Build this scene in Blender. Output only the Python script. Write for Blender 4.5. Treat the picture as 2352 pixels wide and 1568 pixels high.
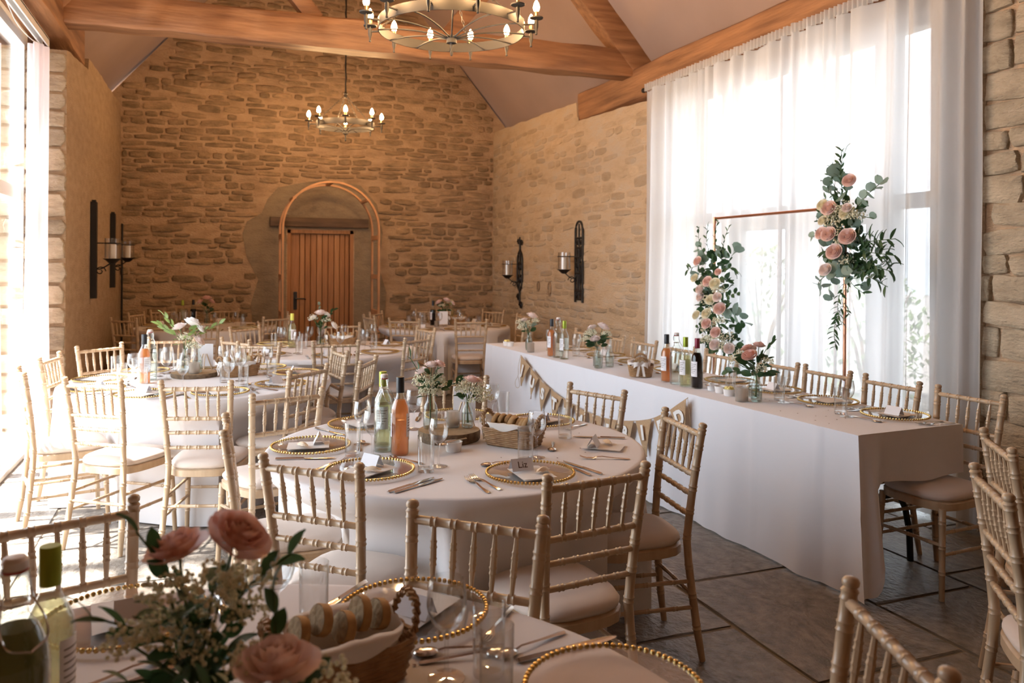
import bpy, math, random
from mathutils import Vector, Matrix
random.seed(7)
for o in list(bpy.data.objects): bpy.data.objects.remove(o)
S = bpy.context.scene
COL = S.collection
PI = math.pi; rad = math.radians
# ------------------------------------------------------------------ camera, sky, sun, exposure
cd = bpy.data.cameras.new('camera'); cam = bpy.data.objects.new('camera', cd); COL.objects.link(cam)
cd.sensor_width = 36.0; cd.lens = 36.0 * 1829.0 / 2352.0
cd.shift_y = -(784.0 - 608.0) / 2352.0
cam.location = (0, 0, 1.53)
cam.rotation_euler = (Matrix.Rotation(-rad(20.834), 3, 'Z') @ Matrix.Rotation(rad(90), 3, 'X') @ Matrix.Rotation(rad(0.35), 3, 'Z')).to_euler()
cd.clip_start = 0.05
cd.dof.use_dof = True; cd.dof.focus_distance = 3.1; cd.dof.aperture_fstop = 4.2
S.camera = cam
W = bpy.data.worlds.new('sky'); S.world = W; W.use_nodes = True
wn = W.node_tree.nodes; wn['Background'].inputs[0].default_value = (0.80, 0.89, 1.0, 1); wn['Background'].inputs[1].default_value = 3.3
sd = bpy.data.lights.new('sun_offscreen', 'SUN'); sun = bpy.data.objects.new('sun_offscreen', sd); COL.objects.link(sun)
sd.energy = 20.0; sd.angle = rad(3.0); sd.color = (1.0, 0.94, 0.88)
sun.rotation_euler = Vector((0.46, -0.06, -0.88)).to_track_quat('-Z', 'Y').to_euler(); sun.location = (-4, 6, 8)
def portal(name, loc, rot, sx, sy):
    d = bpy.data.lights.new(name, 'AREA'); d.shape = 'RECTANGLE'; d.size = sx; d.size_y = sy; d.cycles.is_portal = True
    o = bpy.data.objects.new(name, d); COL.objects.link(o); o.location = loc; o.rotation_euler = rot
portal('window_left_offscreen', (-1.75, 5.0, 1.7), (0, -PI / 2, 0), 3.6, 5.3)
portal('window_right_daylight', (4.78, 5.3, 1.6), (0, PI / 2, 0), 3.3, 3.3)
S.view_settings.view_transform = 'Standard'; S.view_settings.look = 'None'; S.view_settings.gamma = 1.0
S.view_settings.use_curve_mapping = False
S.view_settings.exposure = 1.45
S.cycles.use_denoising = True
S.cycles.use_adaptive_sampling = True; S.cycles.adaptive_threshold = 0.03; S.cycles.max_bounces = 9; S.cycles.diffuse_bounces = 5; S.cycles.glossy_bounces = 4
S.cycles.transmission_bounces = 6; S.cycles.transparent_max_bounces = 24
S.cycles.caustics_reflective = False; S.cycles.caustics_refractive = False
S.cycles.sample_clamp_indirect = 6.0

# ------------------------------------------------------------------ materials
def newmat(name):
    m = bpy.data.materials.new(name); m.use_nodes = True
    nt = m.node_tree; return m, nt, nt.nodes['Principled BSDF']
def lerp3(a, t): return (a[0] * t, a[1] * t, a[2] * t, 1)
def mat(name, col, rough=0.6, metal=0.0, var=0.0, vscale=8.0, bump=0.0, bscale=40.0, col2=None, spec=None, stretch=None, coat=0.0, sheen=0.0, detail=4):
    m, nt, b = newmat(name)
    b.inputs['Base Color'].default_value = (*col, 1); b.inputs['Roughness'].default_value = rough; b.inputs['Metallic'].default_value = metal
    if spec is not None: b.inputs['Specular IOR Level'].default_value = spec
    if coat: b.inputs['Coat Weight'].default_value = coat; b.inputs['Coat Roughness'].default_value = 0.25
    if sheen: b.inputs['Sheen Weight'].default_value = sheen
    tc = nt.nodes.new('ShaderNodeTexCoord'); src = tc.outputs['Object']
    if stretch:
        mp = nt.nodes.new('ShaderNodeMapping'); mp.inputs['Scale'].default_value = stretch; nt.links.new(src, mp.inputs[0]); src = mp.outputs[0]
    if var or col2:
        n = nt.nodes.new('ShaderNodeTexNoise'); n.inputs['Scale'].default_value = vscale; n.inputs['Detail'].default_value = detail; nt.links.new(src, n.inputs['Vector'])
        r = nt.nodes.new('ShaderNodeValToRGB'); nt.links.new(n.outputs[0], r.inputs[0])
        r.color_ramp.elements[0].position = 0.3; r.color_ramp.elements[1].position = 0.7
        r.color_ramp.elements[0].color = (*col2, 1) if col2 else lerp3(col, 1 - var); r.color_ramp.elements[1].color = (*col, 1) if col2 else lerp3(col, 1 + var * .6)
        nt.links.new(r.outputs[0], b.inputs['Base Color'])
    if bump:
        n2 = nt.nodes.new('ShaderNodeTexNoise'); n2.inputs['Scale'].default_value = bscale; n2.inputs['Detail'].default_value = 5; nt.links.new(src, n2.inputs['Vector'])
        bp = nt.nodes.new('ShaderNodeBump'); bp.inputs['Strength'].default_value = bump; bp.inputs['Distance'].default_value = 0.01; nt.links.new(n2.outputs[0], bp.inputs['Height'])
        nt.links.new(bp.outputs[0], b.inputs['Normal'])
    return m
def glassmat(name, tint=(1, 1, 1), refl=1.0, body=0.0, bodycol=(1, 1, 1), edge=.45):
    m, nt, b = newmat(name); nt.nodes.remove(b); out = nt.nodes['Material Output']
    t = nt.nodes.new('ShaderNodeBsdfTransparent'); t.inputs[0].default_value = (*tint, 1)
    g = nt.nodes.new('ShaderNodeBsdfGlossy'); g.inputs['Roughness'].default_value = 0.03; g.inputs[0].default_value = (refl, refl, refl, 1)
    lw = nt.nodes.new('ShaderNodeLayerWeight'); pw = nt.nodes.new('ShaderNodeMath'); pw.operation = 'POWER'; pw.inputs[1].default_value = 2.4; nt.links.new(lw.outputs['Facing'], pw.inputs[0])
    ma = nt.nodes.new('ShaderNodeMath'); ma.operation = 'MULTIPLY_ADD'; ma.inputs[1].default_value = 0.75; ma.inputs[2].default_value = 0.045; nt.links.new(pw.outputs[0], ma.inputs[0])
    p3 = nt.nodes.new('ShaderNodeMath'); p3.operation = 'POWER'; p3.inputs[1].default_value = 3.5; nt.links.new(lw.outputs['Facing'], p3.inputs[0])
    mc = nt.nodes.new('ShaderNodeMix'); mc.data_type = 'RGBA'; mc.inputs[6].default_value = (*tint, 1); mc.inputs[7].default_value = (*[c * edge for c in tint], 1); nt.links.new(p3.outputs[0], mc.inputs[0]); nt.links.new(mc.outputs[2], t.inputs[0])
    mx = nt.nodes.new('ShaderNodeMixShader'); nt.links.new(ma.outputs[0], mx.inputs[0]); nt.links.new(t.outputs[0], mx.inputs[1]); nt.links.new(g.outputs[0], mx.inputs[2])
    last = mx.outputs[0]
    if body:
        d = nt.nodes.new('ShaderNodeBsdfTranslucent'); d.inputs[0].default_value = (*bodycol, 1)
        d2 = nt.nodes.new('ShaderNodeBsdfDiffuse'); d2.inputs[0].default_value = (*bodycol, 1)
        md = nt.nodes.new('ShaderNodeMixShader'); md.inputs[0].default_value = 0.4; nt.links.new(d.outputs[0], md.inputs[1]); nt.links.new(d2.outputs[0], md.inputs[2])
        m2 = nt.nodes.new('ShaderNodeMixShader'); m2.inputs[0].default_value = body; nt.links.new(last, m2.inputs[1]); nt.links.new(md.outputs[0], m2.inputs[2]); last = m2.outputs[0]
    nt.links.new(last, out.inputs[0]); return m
def clothmat(name, col, trans=0.25, see=0.0, bump=0.1):
    m, nt, b = newmat(name); nt.nodes.remove(b); out = nt.nodes['Material Output']
    d = nt.nodes.new('ShaderNodeBsdfDiffuse'); d.inputs[0].default_value = (*col, 1)
    t = nt.nodes.new('ShaderNodeBsdfTranslucent'); t.inputs[0].default_value = (*col, 1)
    mx = nt.nodes.new('ShaderNodeMixShader'); mx.inputs[0].default_value = trans; nt.links.new(d.outputs[0], mx.inputs[1]); nt.links.new(t.outputs[0], mx.inputs[2]); last = mx.outputs[0]
    if see:
        tr = nt.nodes.new('ShaderNodeBsdfTransparent'); m2 = nt.nodes.new('ShaderNodeMixShader')
        lw = nt.nodes.new('ShaderNodeLayerWeight'); lw.inputs[0].default_value = 0.35
        mr = nt.nodes.new('ShaderNodeMapRange'); mr.inputs[3].default_value = see; mr.inputs[4].default_value = see * 0.25; nt.links.new(lw.outputs['Facing'], mr.inputs[0])
        nt.links.new(mr.outputs[0], m2.inputs[0]); nt.links.new(last, m2.inputs[1]); nt.links.new(tr.outputs[0], m2.inputs[2]); last = m2.outputs[0]
    nt.links.new(last, out.inputs[0]); return m
def emit(name, col, st):
    m, nt, b = newmat(name); b.inputs['Base Color'].default_value = (*col, 1); b.inputs['Emission Color'].default_value = (*col, 1); b.inputs['Emission Strength'].default_value = st; return m
def leafmat(name, col, trans=0.3):
    m, nt, b = newmat(name); out = nt.nodes['Material Output']
    b.inputs['Base Color'].default_value = (*col, 1); b.inputs['Roughness'].default_value = 0.45
    t = nt.nodes.new('ShaderNodeBsdfTranslucent'); t.inputs[0].default_value = (*[min(1, c * 1.3) for c in col], 1)
    mx = nt.nodes.new('ShaderNodeMixShader'); mx.inputs[0].default_value = trans; nt.links.new(b.outputs[0], mx.inputs[1]); nt.links.new(t.outputs[0], mx.inputs[2]); nt.links.new(mx.outputs[0], out.inputs[0]); return m
def rubble(name, cols, scale=3.0, bump=0.6):
    # world-position noise: several stone tones, streaked horizontally, with fine pits
    m, nt, b = newmat(name); b.inputs['Roughness'].default_value = 0.92; b.inputs['Specular IOR Level'].default_value = 0.15
    ge = nt.nodes.new('ShaderNodeNewGeometry'); mp = nt.nodes.new('ShaderNodeMapping'); mp.inputs['Scale'].default_value = (1, 1, 2.6); nt.links.new(ge.outputs['Position'], mp.inputs[0])
    n = nt.nodes.new('ShaderNodeTexNoise'); n.inputs['Scale'].default_value = scale; n.inputs['Detail'].default_value = 6; n.inputs['Roughness'].default_value = 0.65; nt.links.new(mp.outputs[0], n.inputs['Vector'])
    r = nt.nodes.new('ShaderNodeValToRGB'); nt.links.new(n.outputs[0], r.inputs[0]); cr = r.color_ramp
    cr.elements[0].position = 0.28; cr.elements[1].position = 0.72; cr.elements[0].color = (*cols[0], 1); cr.elements[1].color = (*cols[-1], 1)
    for i, c in enumerate(cols[1:-1]): e = cr.elements.new(0.28 + 0.44 * (i + 1) / (len(cols) - 1)); e.color = (*c, 1)
    oi = nt.nodes.new('ShaderNodeObjectInfo'); mr = nt.nodes.new('ShaderNodeMapRange'); mr.inputs[3].default_value = 0.8; mr.inputs[4].default_value = 1.15; nt.links.new(oi.outputs['Random'], mr.inputs[0])
    mm = nt.nodes.new('ShaderNodeMix'); mm.data_type = 'RGBA'; mm.blend_type = 'MULTIPLY'; mm.inputs[0].default_value = 1.0; nt.links.new(r.outputs[0], mm.inputs[6]); nt.links.new(mr.outputs[0], mm.inputs[7]); nt.links.new(mm.outputs[2], b.inputs['Base Color'])
    n2 = nt.nodes.new('ShaderNodeTexNoise'); n2.inputs['Scale'].default_value = 32; n2.inputs['Detail'].default_value = 6; nt.links.new(mp.outputs[0], n2.inputs['Vector'])
    bp = nt.nodes.new('ShaderNodeBump'); bp.inputs['Strength'].default_value = bump; bp.inputs['Distance'].default_value = 0.02; nt.links.new(n2.outputs[0], bp.inputs['Height']); nt.links.new(bp.outputs[0], b.inputs['Normal'])
    return m
M = dict(
    mortar=rubble('mortar', [(.36, .245, .155), (.53, .365, .235), (.62, .44, .29)], 2.6, 1.0),
    stone=rubble('wall_stone', [(.20, .145, .09), (.36, .25, .155), (.54, .36, .22)], 5.0, 1.0),
    stone_grey=rubble('pale_stone', [(.31, .245, .175), (.45, .365, .26), (.55, .45, .33)], 4.5, 0.9),
    stone_right=rubble('smeared_lit_stone', [(.42, .31, .20), (.52, .39, .26), (.50, .42, .33)], 3.0, 0.7),  # paler than wall_stone: smeared mortar, plus some of the light put into the colour
    render_=rubble('lime_render', [(.42, .29, .18), (.50, .35, .22), (.56, .40, .26)], 6.0, 1.0),
    patch=rubble('old_mortar', [(.26, .20, .14), (.34, .26, .18), (.40, .31, .21)], 5.0, 0.6),
    plaster=mat('ceiling_plaster', (.40, .29, .25), .95, var=.08, vscale=1.2, bump=.15, bscale=6),
    beam=mat('oak_beam', (.40, .195, .09), .55, col2=(.17, .075, .034), vscale=2.6, bump=.5, bscale=9, stretch=(.6, 6, 6), detail=8),
    beamY=mat('oak_beam_lengthwise', (.40, .195, .09), .55, col2=(.17, .075, .034), vscale=2.6, bump=.5, bscale=9, stretch=(6, .6, 6), detail=8),
    door=mat('oak_door', (.44, .205, .085), .5, col2=(.30, .13, .05), vscale=3, bump=.2, bscale=12, stretch=(14, 14, .9), detail=8),
    door2=mat('oak_door_pale', (.50, .255, .115), .5, col2=(.37, .17, .07), vscale=3, bump=.2, bscale=12, stretch=(14, 14, .9), detail=8),
    lintel=mat('dark_lintel', (.17, .10, .06), .7, col2=(.09, .055, .035), vscale=3, bump=.4, bscale=12, stretch=(1, 8, 8)),
    arch=mat('bent_ply', (.52, .26, .12), .45, var=.15, vscale=6),
    flag=mat('flagstone', (.30, .26, .22), .36, col2=(.12, .105, .09), vscale=14, bump=.9, bscale=30, detail=9, spec=.5),
    grout=mat('floor_joint', (.20, .16, .12), .9, var=.2, vscale=12, bump=.3),
    wood=mat('limewashed_wood', (.54, .39, .25), .34, col2=(.45, .315, .195), vscale=6, stretch=(5, 5, 1), spec=.5, coat=.3),
    cushion=mat('ivory_cushion', (.66, .56, .49), .9, var=.04, bump=.05, bscale=300, sheen=.2),
    linen=clothmat('white_linen', (.83, .80, .80), .12),
    linen2=clothmat('white_polycotton', (.86, .86, .90), .15),
    sheer=clothmat('sheer_voile', (.68, .67, .67), .46, see=.13),
    pinkvoile=clothmat('white_curtain', (.88, .80, .80), .55, see=.12),
    paint=mat('white_window_paint', (.80, .79, .76), .45),
    pane=glassmat('window_glass', (.97, .98, .98), edge=1.0),
    glass=glassmat('clear_glass', (.97, .975, .975), 1.0),
    vase=glassmat('vase_glass', (.90, .94, .92), .9),
    water=glassmat('water', (.93, .96, .95), .5),
    rose_wine=glassmat('rose_wine', (.98, .60, .35), .4, .42, (.93, .48, .23)),
    white_wine=glassmat('white_wine', (.95, .93, .74), .4, .22, (.86, .82, .56)),
    cordial=glassmat('cloudy_cordial', (.5, .48, .28), .4, .85, (.20, .185, .085)),
    red_wine=glassmat('red_wine', (.03, .01, .01), .4, .8, (.012, .006, .008)),
    green_glass=glassmat('bottle_glass', (.96, .98, .95), 1.0),
    label=mat('paper_label', (.80, .78, .80), .6),
    capgreen=mat('green_foil', (.30, .36, .03), .35, .35), capblack=mat('black_cap', (.012, .014, .018), .4), capyellow=mat('yellow_foil', (.62, .60, .10), .4),
    capred=mat('red_foil', (.20, .02, .04), .35, .3), capwhite=mat('ceramic_stopper', (.75, .70, .68), .3), rubber=mat('stopper_seal', (.45, .06, .05), .6),
    gold=mat('gold_beads', (.60, .41, .16), .25, 1.0), steel=mat('polished_steel', (.62, .60, .58), .16, 1.0),
    iron=mat('wrought_iron', (.022, .018, .016), .55, .4), greyiron=mat('painted_iron', (.04, .034, .029), .6, .1), black=mat('black_powdercoat', (.012, .013, .016), .4),
    candle=mat('ivory_wax', (.82, .74, .64), .5), flame=emit('bulb_glow', (1.0, .60, .27), 230.0), brass=mat('brass_collar', (.45, .30, .14), .35, 1.0),
    copper=mat('copper_pipe', (.58, .28, .17), .3, 1.0), hessian=mat('hessian', (.50, .33, .19), .95, var=.12, vscale=90, bump=.4, bscale=400), white=mat('white_print', (.85, .83, .80), .8), twine=mat('twine', (.45, .33, .21), .9),
    bark=mat('bark', (.10, .065, .04), .95, col2=(.26, .18, .11), vscale=30, bump=1.0, bscale=50), logtop=mat('cut_wood', (.42, .28, .16), .7, col2=(.30, .19, .10), vscale=25),
    wicker=mat('wicker', (.42, .25, .12), .6, col2=(.28, .15, .065), vscale=40), bread=mat('bread_crust', (.36, .19, .07), .8, col2=(.52, .33, .15), vscale=22, bump=.3), crumb=mat('bread_crumb', (.50, .36, .20), .95, col2=(.28, .185, .09), vscale=60, bump=.8, bscale=80),
    napkin=clothmat('paper_napkin', (.84, .80, .76), .2), card=mat('white_card', (.80, .79, .82), .8), ink=mat('ink', (.10, .06, .05), .6), favour=mat('favour_bag', (.72, .58, .42), .4), ceramic=mat('white_ramekin', (.80, .78, .76), .25), butter=mat('butter', (.80, .66, .22), .5, var=.2, vscale=60),
    pink=leafmat('pink_petal', (.86, .65, .60), .2), dusky=leafmat('dusky_petal', (.74, .49, .43), .3), cream=leafmat('cream_petal', (.84, .79, .64), .25), palepink=leafmat('pale_petal', (.86, .74, .71), .25), whitepetal=leafmat('white_petal', (.85, .83, .80), .35),
    gyp=leafmat('gypsophila', (.80, .77, .62), .3), leaf=leafmat('dark_leaf', (.035, .085, .03), .25), ruscus=leafmat('ruscus_leaf', (.045, .10, .04), .3), euc=leafmat('eucalyptus_leaf', (.22, .31, .255), .3), lightleaf=leafmat('light_leaf', (.26, .36, .12), .4), astilbe=leafmat('astilbe', (.60, .36, .32), .3), stem=mat('stem_green', (.07, .12, .035), .6),
    grass=mat('grass', (.16, .22, .08), .9, var=.3, vscale=3), hedge=leafmat('hedge_leaf', (.16, .24, .10), .4), gravel=mat('paving', (.27, .255, .245), .9, var=.1), conf=mat('dried_petal', (.16, .06, .05), .8), track=mat('white_track', (.72, .70, .68), .4), votive=glassmat('frosted_votive', (.86, .84, .82), .6, .35, (.8, .74, .68)),
)
# ------------------------------------------------------------------ mesh helpers
class MB:
    def __init__(s): s.v = []; s.f = []
    def add(s, vs, fs):
        k = len(s.v); s.v += [tuple(p) for p in vs]; s.f += [tuple(i + k for i in f) for f in fs]; return s
    def box(s, c, d, rz=0.0):
        x, y, z = d[0] / 2, d[1] / 2, d[2] / 2; cr, sr = math.cos(rz), math.sin(rz)
        vs = [(c[0] + a * x * cr - b * y * sr, c[1] + a * x * sr + b * y * cr, c[2] + e * z) for a, b, e in ((-1, -1, -1), (1, -1, -1), (1, 1, -1), (-1, 1, -1), (-1, -1, 1), (1, -1, 1), (1, 1, 1), (-1, 1, 1))]
        return s.add(vs, [(0, 3, 2, 1), (4, 5, 6, 7), (0, 1, 5, 4), (1, 2, 6, 5), (2, 3, 7, 6), (3, 0, 4, 7)])
    def span(s, a, b): return s.box([(a[i] + b[i]) / 2 for i in range(3)], [abs(b[i] - a[i]) for i in range(3)])
    def tube(s, pts, r, seg=8, caps=True, ref=None):
        pts = [Vector(p) for p in pts]; n = len(pts); rr = r if isinstance(r, (list, tuple)) else [r] * n; vs = []
        for i, p in enumerate(pts):
            t = (pts[min(i + 1, n - 1)] - pts[max(i - 1, 0)])
            t = t.normalized() if t.length > 1e-9 else Vector((0, 0, 1))
            up = Vector(ref) if ref else (Vector((0, 0, 1)) if abs(t.z) < .9 else Vector((1, 0, 0)))
            a = t.cross(up); a = a.normalized() if a.length > 1e-6 else Vector((0, 1, 0)); b = a.cross(t)
            for k in range(seg): w = 2 * PI * k / seg; vs.append(p + (a * math.cos(w) + b * math.sin(w)) * rr[i])
        fs = [(i * seg + k, i * seg + (k + 1) % seg, (i + 1) * seg + (k + 1) % seg, (i + 1) * seg + k) for i in range(n - 1) for k in range(seg)]
        if caps: fs += [tuple(range(seg))[::-1], tuple((n - 1) * seg + k for k in range(seg))]
        return s.add(vs, fs)
    def lathe(s, prof, seg=16, c=(0, 0, 0), close=False):
        n = len(prof); vs = []
        for r, z in prof:
            for k in range(seg): w = 2 * PI * k / seg; vs.append((c[0] + r * math.cos(w), c[1] + r * math.sin(w), c[2] + z))
        fs = [(i * seg + k, i * seg + (k + 1) % seg, (i + 1) * seg + (k + 1) % seg, (i + 1) * seg + k) for i in range(n - 1) for k in range(seg)]
        if close:
            if prof[0][0] > 1e-5: fs.append(tuple(range(seg))[::-1])
            if prof[-1][0] > 1e-5: fs.append(tuple((n - 1) * seg + k for k in range(seg)))
        return s.add(vs, fs)
    def ball(s, c, r, seg=6, rings=4, sq=(1, 1, 1)):
        vs = [(c[0], c[1], c[2] - r * sq[2])]
        for i in range(1, rings):
            a = -PI / 2 + PI * i / rings
            for k in range(seg): w = 2 * PI * k / seg; vs.append((c[0] + r * sq[0] * math.cos(a) * math.cos(w), c[1] + r * sq[1] * math.cos(a) * math.sin(w), c[2] + r * sq[2] * math.sin(a)))
        vs.append((c[0], c[1], c[2] + r * sq[2])); L = len(vs) - 1
        fs = [(0, 1 + (k + 1) % seg, 1 + k) for k in range(seg)] + [(1 + i * seg + k, 1 + i * seg + (k + 1) % seg, 1 + (i + 1) * seg + (k + 1) % seg, 1 + (i + 1) * seg + k) for i in range(rings - 2) for k in range(seg)]
        fs += [(L, 1 + (rings - 2) * seg + k, 1 + (rings - 2) * seg + (k + 1) % seg) for k in range(seg)]
        return s.add(vs, fs)
    def grid(s, fn, nu, nv, wrap=False):
        vs = [fn(i / (nu if wrap else nu), j / nv) for j in range(nv + 1) for i in range(nu if wrap else nu + 1)]; w = nu if wrap else nu + 1
        fs = [(j * w + i, j * w + (i + 1) % w, (j + 1) * w + (i + 1) % w, (j + 1) * w + i) for j in range(nv) for i in range(nu)]
        return s.add(vs, fs)
    def prism(s, poly, axis, a, b):
        n = len(poly)
        def P(q, t): return (t, q[0], q[1]) if axis == 'x' else ((q[0], t, q[1]) if axis == 'y' else (q[0], q[1], t))
        return s.add([P(q, a) for q in poly] + [P(q, b) for q in poly], [tuple(range(n)), tuple(range(2 * n - 1, n - 1, -1))] + [(i, i + n, (i + 1) % n + n, (i + 1) % n) for i in range(n)])
    def merge(s, o, mtx): return s.add([mtx @ Vector(v) for v in o.v], o.f)
    def mesh(s, name, m, smooth=True, angle=40):
        me = bpy.data.meshes.new(name); me.from_pydata(s.v, [], s.f); me.materials.append(M[m] if isinstance(m, str) else m)
        if smooth:
            me.polygons.foreach_set('use_smooth', [True] * len(me.polygons))
            try: me.set_sharp_from_angle(angle=rad(angle))
            except Exception: pass
        me.update(); return me
    def build(s, name, m, parent=None, loc=(0, 0, 0), smooth=True, angle=40): return put(name, s.mesh(name, m, smooth, angle), parent, loc)
def put(name, me, parent=None, loc=(0, 0, 0), rz=0.0, scale=None, rot=None):
    o = bpy.data.objects.new(name, me); COL.objects.link(o); o.location = loc
    if rz: o.rotation_euler = (0, 0, rz)
    if rot is not None: o.rotation_euler = rot
    if scale is not None: o.scale = scale
    if parent: o.parent = parent
    return o
def tag(o, label, cat, group=None):
    o['label'] = label; o['category'] = cat
    if group: o['group'] = group
    return o
def thing(name, label, cat, loc=(0, 0, 0), rz=0.0, group=None):
    o = bpy.data.objects.new(name, None); o.empty_display_size = .1; COL.objects.link(o); o.location = loc; o.rotation_euler = (0, 0, rz); return tag(o, label, cat, group)
def struct(o): o['kind'] = 'structure'; return o
def stuff(o): o['kind'] = 'stuff'; return o
KIDS = {}
def protokids(root): return [(c, list(c.children)) for c in root.children]
def dup(proto, loc, rz=0.0, label=None, group=None):
    r = proto['root'].copy(); COL.objects.link(r); r.location = loc; r.rotation_euler = (0, 0, rz)
    if label: r['label'] = label
    if group: r['group'] = group
    for c, gs in proto['kids']:
        n = c.copy(); COL.objects.link(n); n.parent = r
        for g in gs: q = g.copy(); COL.objects.link(q); q.parent = n
    return r
class Proto:
    """first call moves the original, later calls copy it with its parts"""
    def __init__(s, root): s.d = dict(root=root, kids=protokids(root)); s.used = False
    def __call__(s, loc, rz=0.0, label=None, group=None):
        if not s.used:
            s.used = True; r = s.d['root']; r.location = loc; r.rotation_euler = (0, 0, rz)
            if label: r['label'] = label
            if group: r['group'] = group
            return r
        return dup(s.d, loc, rz, label, group)
def nz(x, y=0.0, z=0.0):
    from mathutils import noise
    return noise.noise(Vector((x, y, z)))
def cr(pts, n):
    """Catmull-Rom through points"""
    P = [Vector(p) for p in pts]; P = [P[0] * 2 - P[1]] + P + [P[-1] * 2 - P[-2]]; out = []
    for i in range(1, len(P) - 2):
        for k in range(n):
            t = k / n; a, b, c, d = P[i - 1:i + 3]
            out.append(.5 * ((2 * b) + (c - a) * t + (2 * a - 5 * b + 4 * c - d) * t * t + (3 * b - a - 3 * c + d) * t ** 3))
    return out + [P[-2]]
# ------------------------------------------------------------------ the barn shell
XL, XR, YB, YF = -1.12, 4.20, 11.9, -2.6
RX, RZ = 1.563, 6.965
def ceilL(x): return 3.92 + 1.10 * (x + 1.205)
def ceilR(x): return 3.71 + 1.12 * (4.47 - x)
def wavybox(p0, p1, up, w, h, n=24, amp=.012, seed=0):
    """hewn timber from p0 to p1; w across, h along 'up'"""
    p0, p1 = Vector(p0), Vector(p1); t = (p1 - p0).normalized(); up = Vector(up); up = (up - t * up.dot(t)).normalized(); sd_ = t.cross(up); b = MB(); vs = []
    prof = [(-.5, -.44), (-.44, -.5), (.44, -.5), (.5, -.44), (.5, .44), (.44, .5), (-.44, .5), (-.5, .44)]
    for i in range(n + 1):
        c = p0.lerp(p1, i / n)
        for k, (a, e) in enumerate(prof):
            q = nz(i * .35 + seed, k // 2 * 3.1 + seed); q2 = nz(i * .6 + seed + 9, k * 2.3)
            vs.append(c + sd_ * (a * w + amp * q2 * .6) + up * (e * h + amp * q))
    fs = [(i * 8 + k, i * 8 + (k + 1) % 8, (i + 1) * 8 + (k + 1) % 8, (i + 1) * 8 + k) for i in range(n) for k in range(8)] + [tuple(range(7, -1, -1)), tuple(n * 8 + k for k in range(8))]
    return b.add(vs, fs)
# floor with flagstones
fl = struct(MB().span((-1.6, YF, -.10), (4.7, YB + .1, -.007)).build('floor', 'grout', smooth=False))
def slab(seed):
    rnd = random.Random(seed); b = MB(); n = 12; out = []
    for k in range(n):
        w = 2 * PI * k / n + PI / n; sx, sy = math.cos(w), math.sin(w); m = max(abs(sx), abs(sy)); out.append((.5 * sx / m, .5 * sy / m))
    j = [(rnd.uniform(-.008, .004), rnd.uniform(-.008, .004)) for _ in out]
    r0 = [(x, y, -1) for x, y in out]; r1 = [(x + a * (1 if x > 0 else -1), y + c * (1 if y > 0 else -1), -.35) for (x, y), (a, c) in zip(out, j)]
    r2 = [(x * .982 + a, y * .982 + c, rnd.uniform(-.12, 0)) for (x, y), (a, c) in zip(out, j)]; vs = r0 + r1 + r2 + [(0, 0, -.02)]
    fs = [(i * n + k, i * n + (k + 1) % n, (i + 1) * n + (k + 1) % n, (i + 1) * n + k) for i in range(2) for k in range(n)] + [(2 * n + k, 2 * n + (k + 1) % n, 3 * n) for k in range(n)]
    return b.add(vs, fs).mesh('flagstone', 'flag', True, 25)
slabs = [slab(i) for i in range(6)]
x = -1.46; rf = random.Random(3); nfl = 0
while x < 4.55:
    w = min(rf.choice((.52, .6, .66, .74)), 4.6 - x); y = .25 + rf.uniform(0, .4)
    while y < YB:
        L = min(rf.uniform(.55, 1.05), YB - y)
        if L > .1:
            g = .010; put('flagstone', slabs[nfl % 6], fl, (x + w / 2, y + L / 2, rf.uniform(-.002, .002)), scale=(w - g, L - g, .02)); nfl += 1
        y += L
    x += w
# stones
def stonemesh(seed, p=7.0, jit=.91, rings=((1.0, .35), (1.0, -.25), (.93, -.75), (.62, -1.0)), n=10):
    rnd = random.Random(seed); b = MB(); o = []
    for k in range(n):
        w = 2 * PI * (k + rnd.uniform(-.2, .2)) / n; sx, sz = math.cos(w), math.sin(w); rr = 1 / ((abs(sx) ** p + abs(sz) ** p) ** (1 / p)); rr *= rnd.uniform(jit, 1.0); o.append((.5 * rr * sx, .5 * rr * sz))
    vs = []
    for f, y in rings: vs += [(a * f, y + (rnd.uniform(-.14, .14) if y < 0 else 0), c * f) for a, c in o]
    vs.append((0, -1.02, 0)); R = len(rings)
    fs = [(i * n + (k + 1) % n, i * n + k, (i + 1) * n + k, (i + 1) * n + (k + 1) % n) for i in range(R - 1) for k in range(n)] + [((R - 1) * n + (k + 1) % n, (R - 1) * n + k, R * n) for k in range(n)]
    return b.add(vs, [f[::-1] for f in fs])
SB = [stonemesh(i) for i in range(10)]
SBQ = [stonemesh(50 + i, 14.0, .94, ((1.0, .35), (1.0, -.45), (.965, -.85), (.7, -1.0)), 16) for i in range(10)]
def stones_for(wall, items, m, name='stone', maxparts=300, SB=SB):
    """items: (matrix) list sorted so the largest come first; the first are parts, the rest one joined part"""
    ms = [b.mesh('stone', m, True, 50) for b in SB]
    rest = MB()
    for i, (sz, mt, k) in enumerate(sorted(items, key=lambda q: -q[0])):
        if i < maxparts: o = put(name, ms[k], wall); o.matrix_local = mt
        else: rest.merge(SB[k], mt)
    if rest.v: stuff(rest.build('small_stones', m, wall, angle=50))
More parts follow.
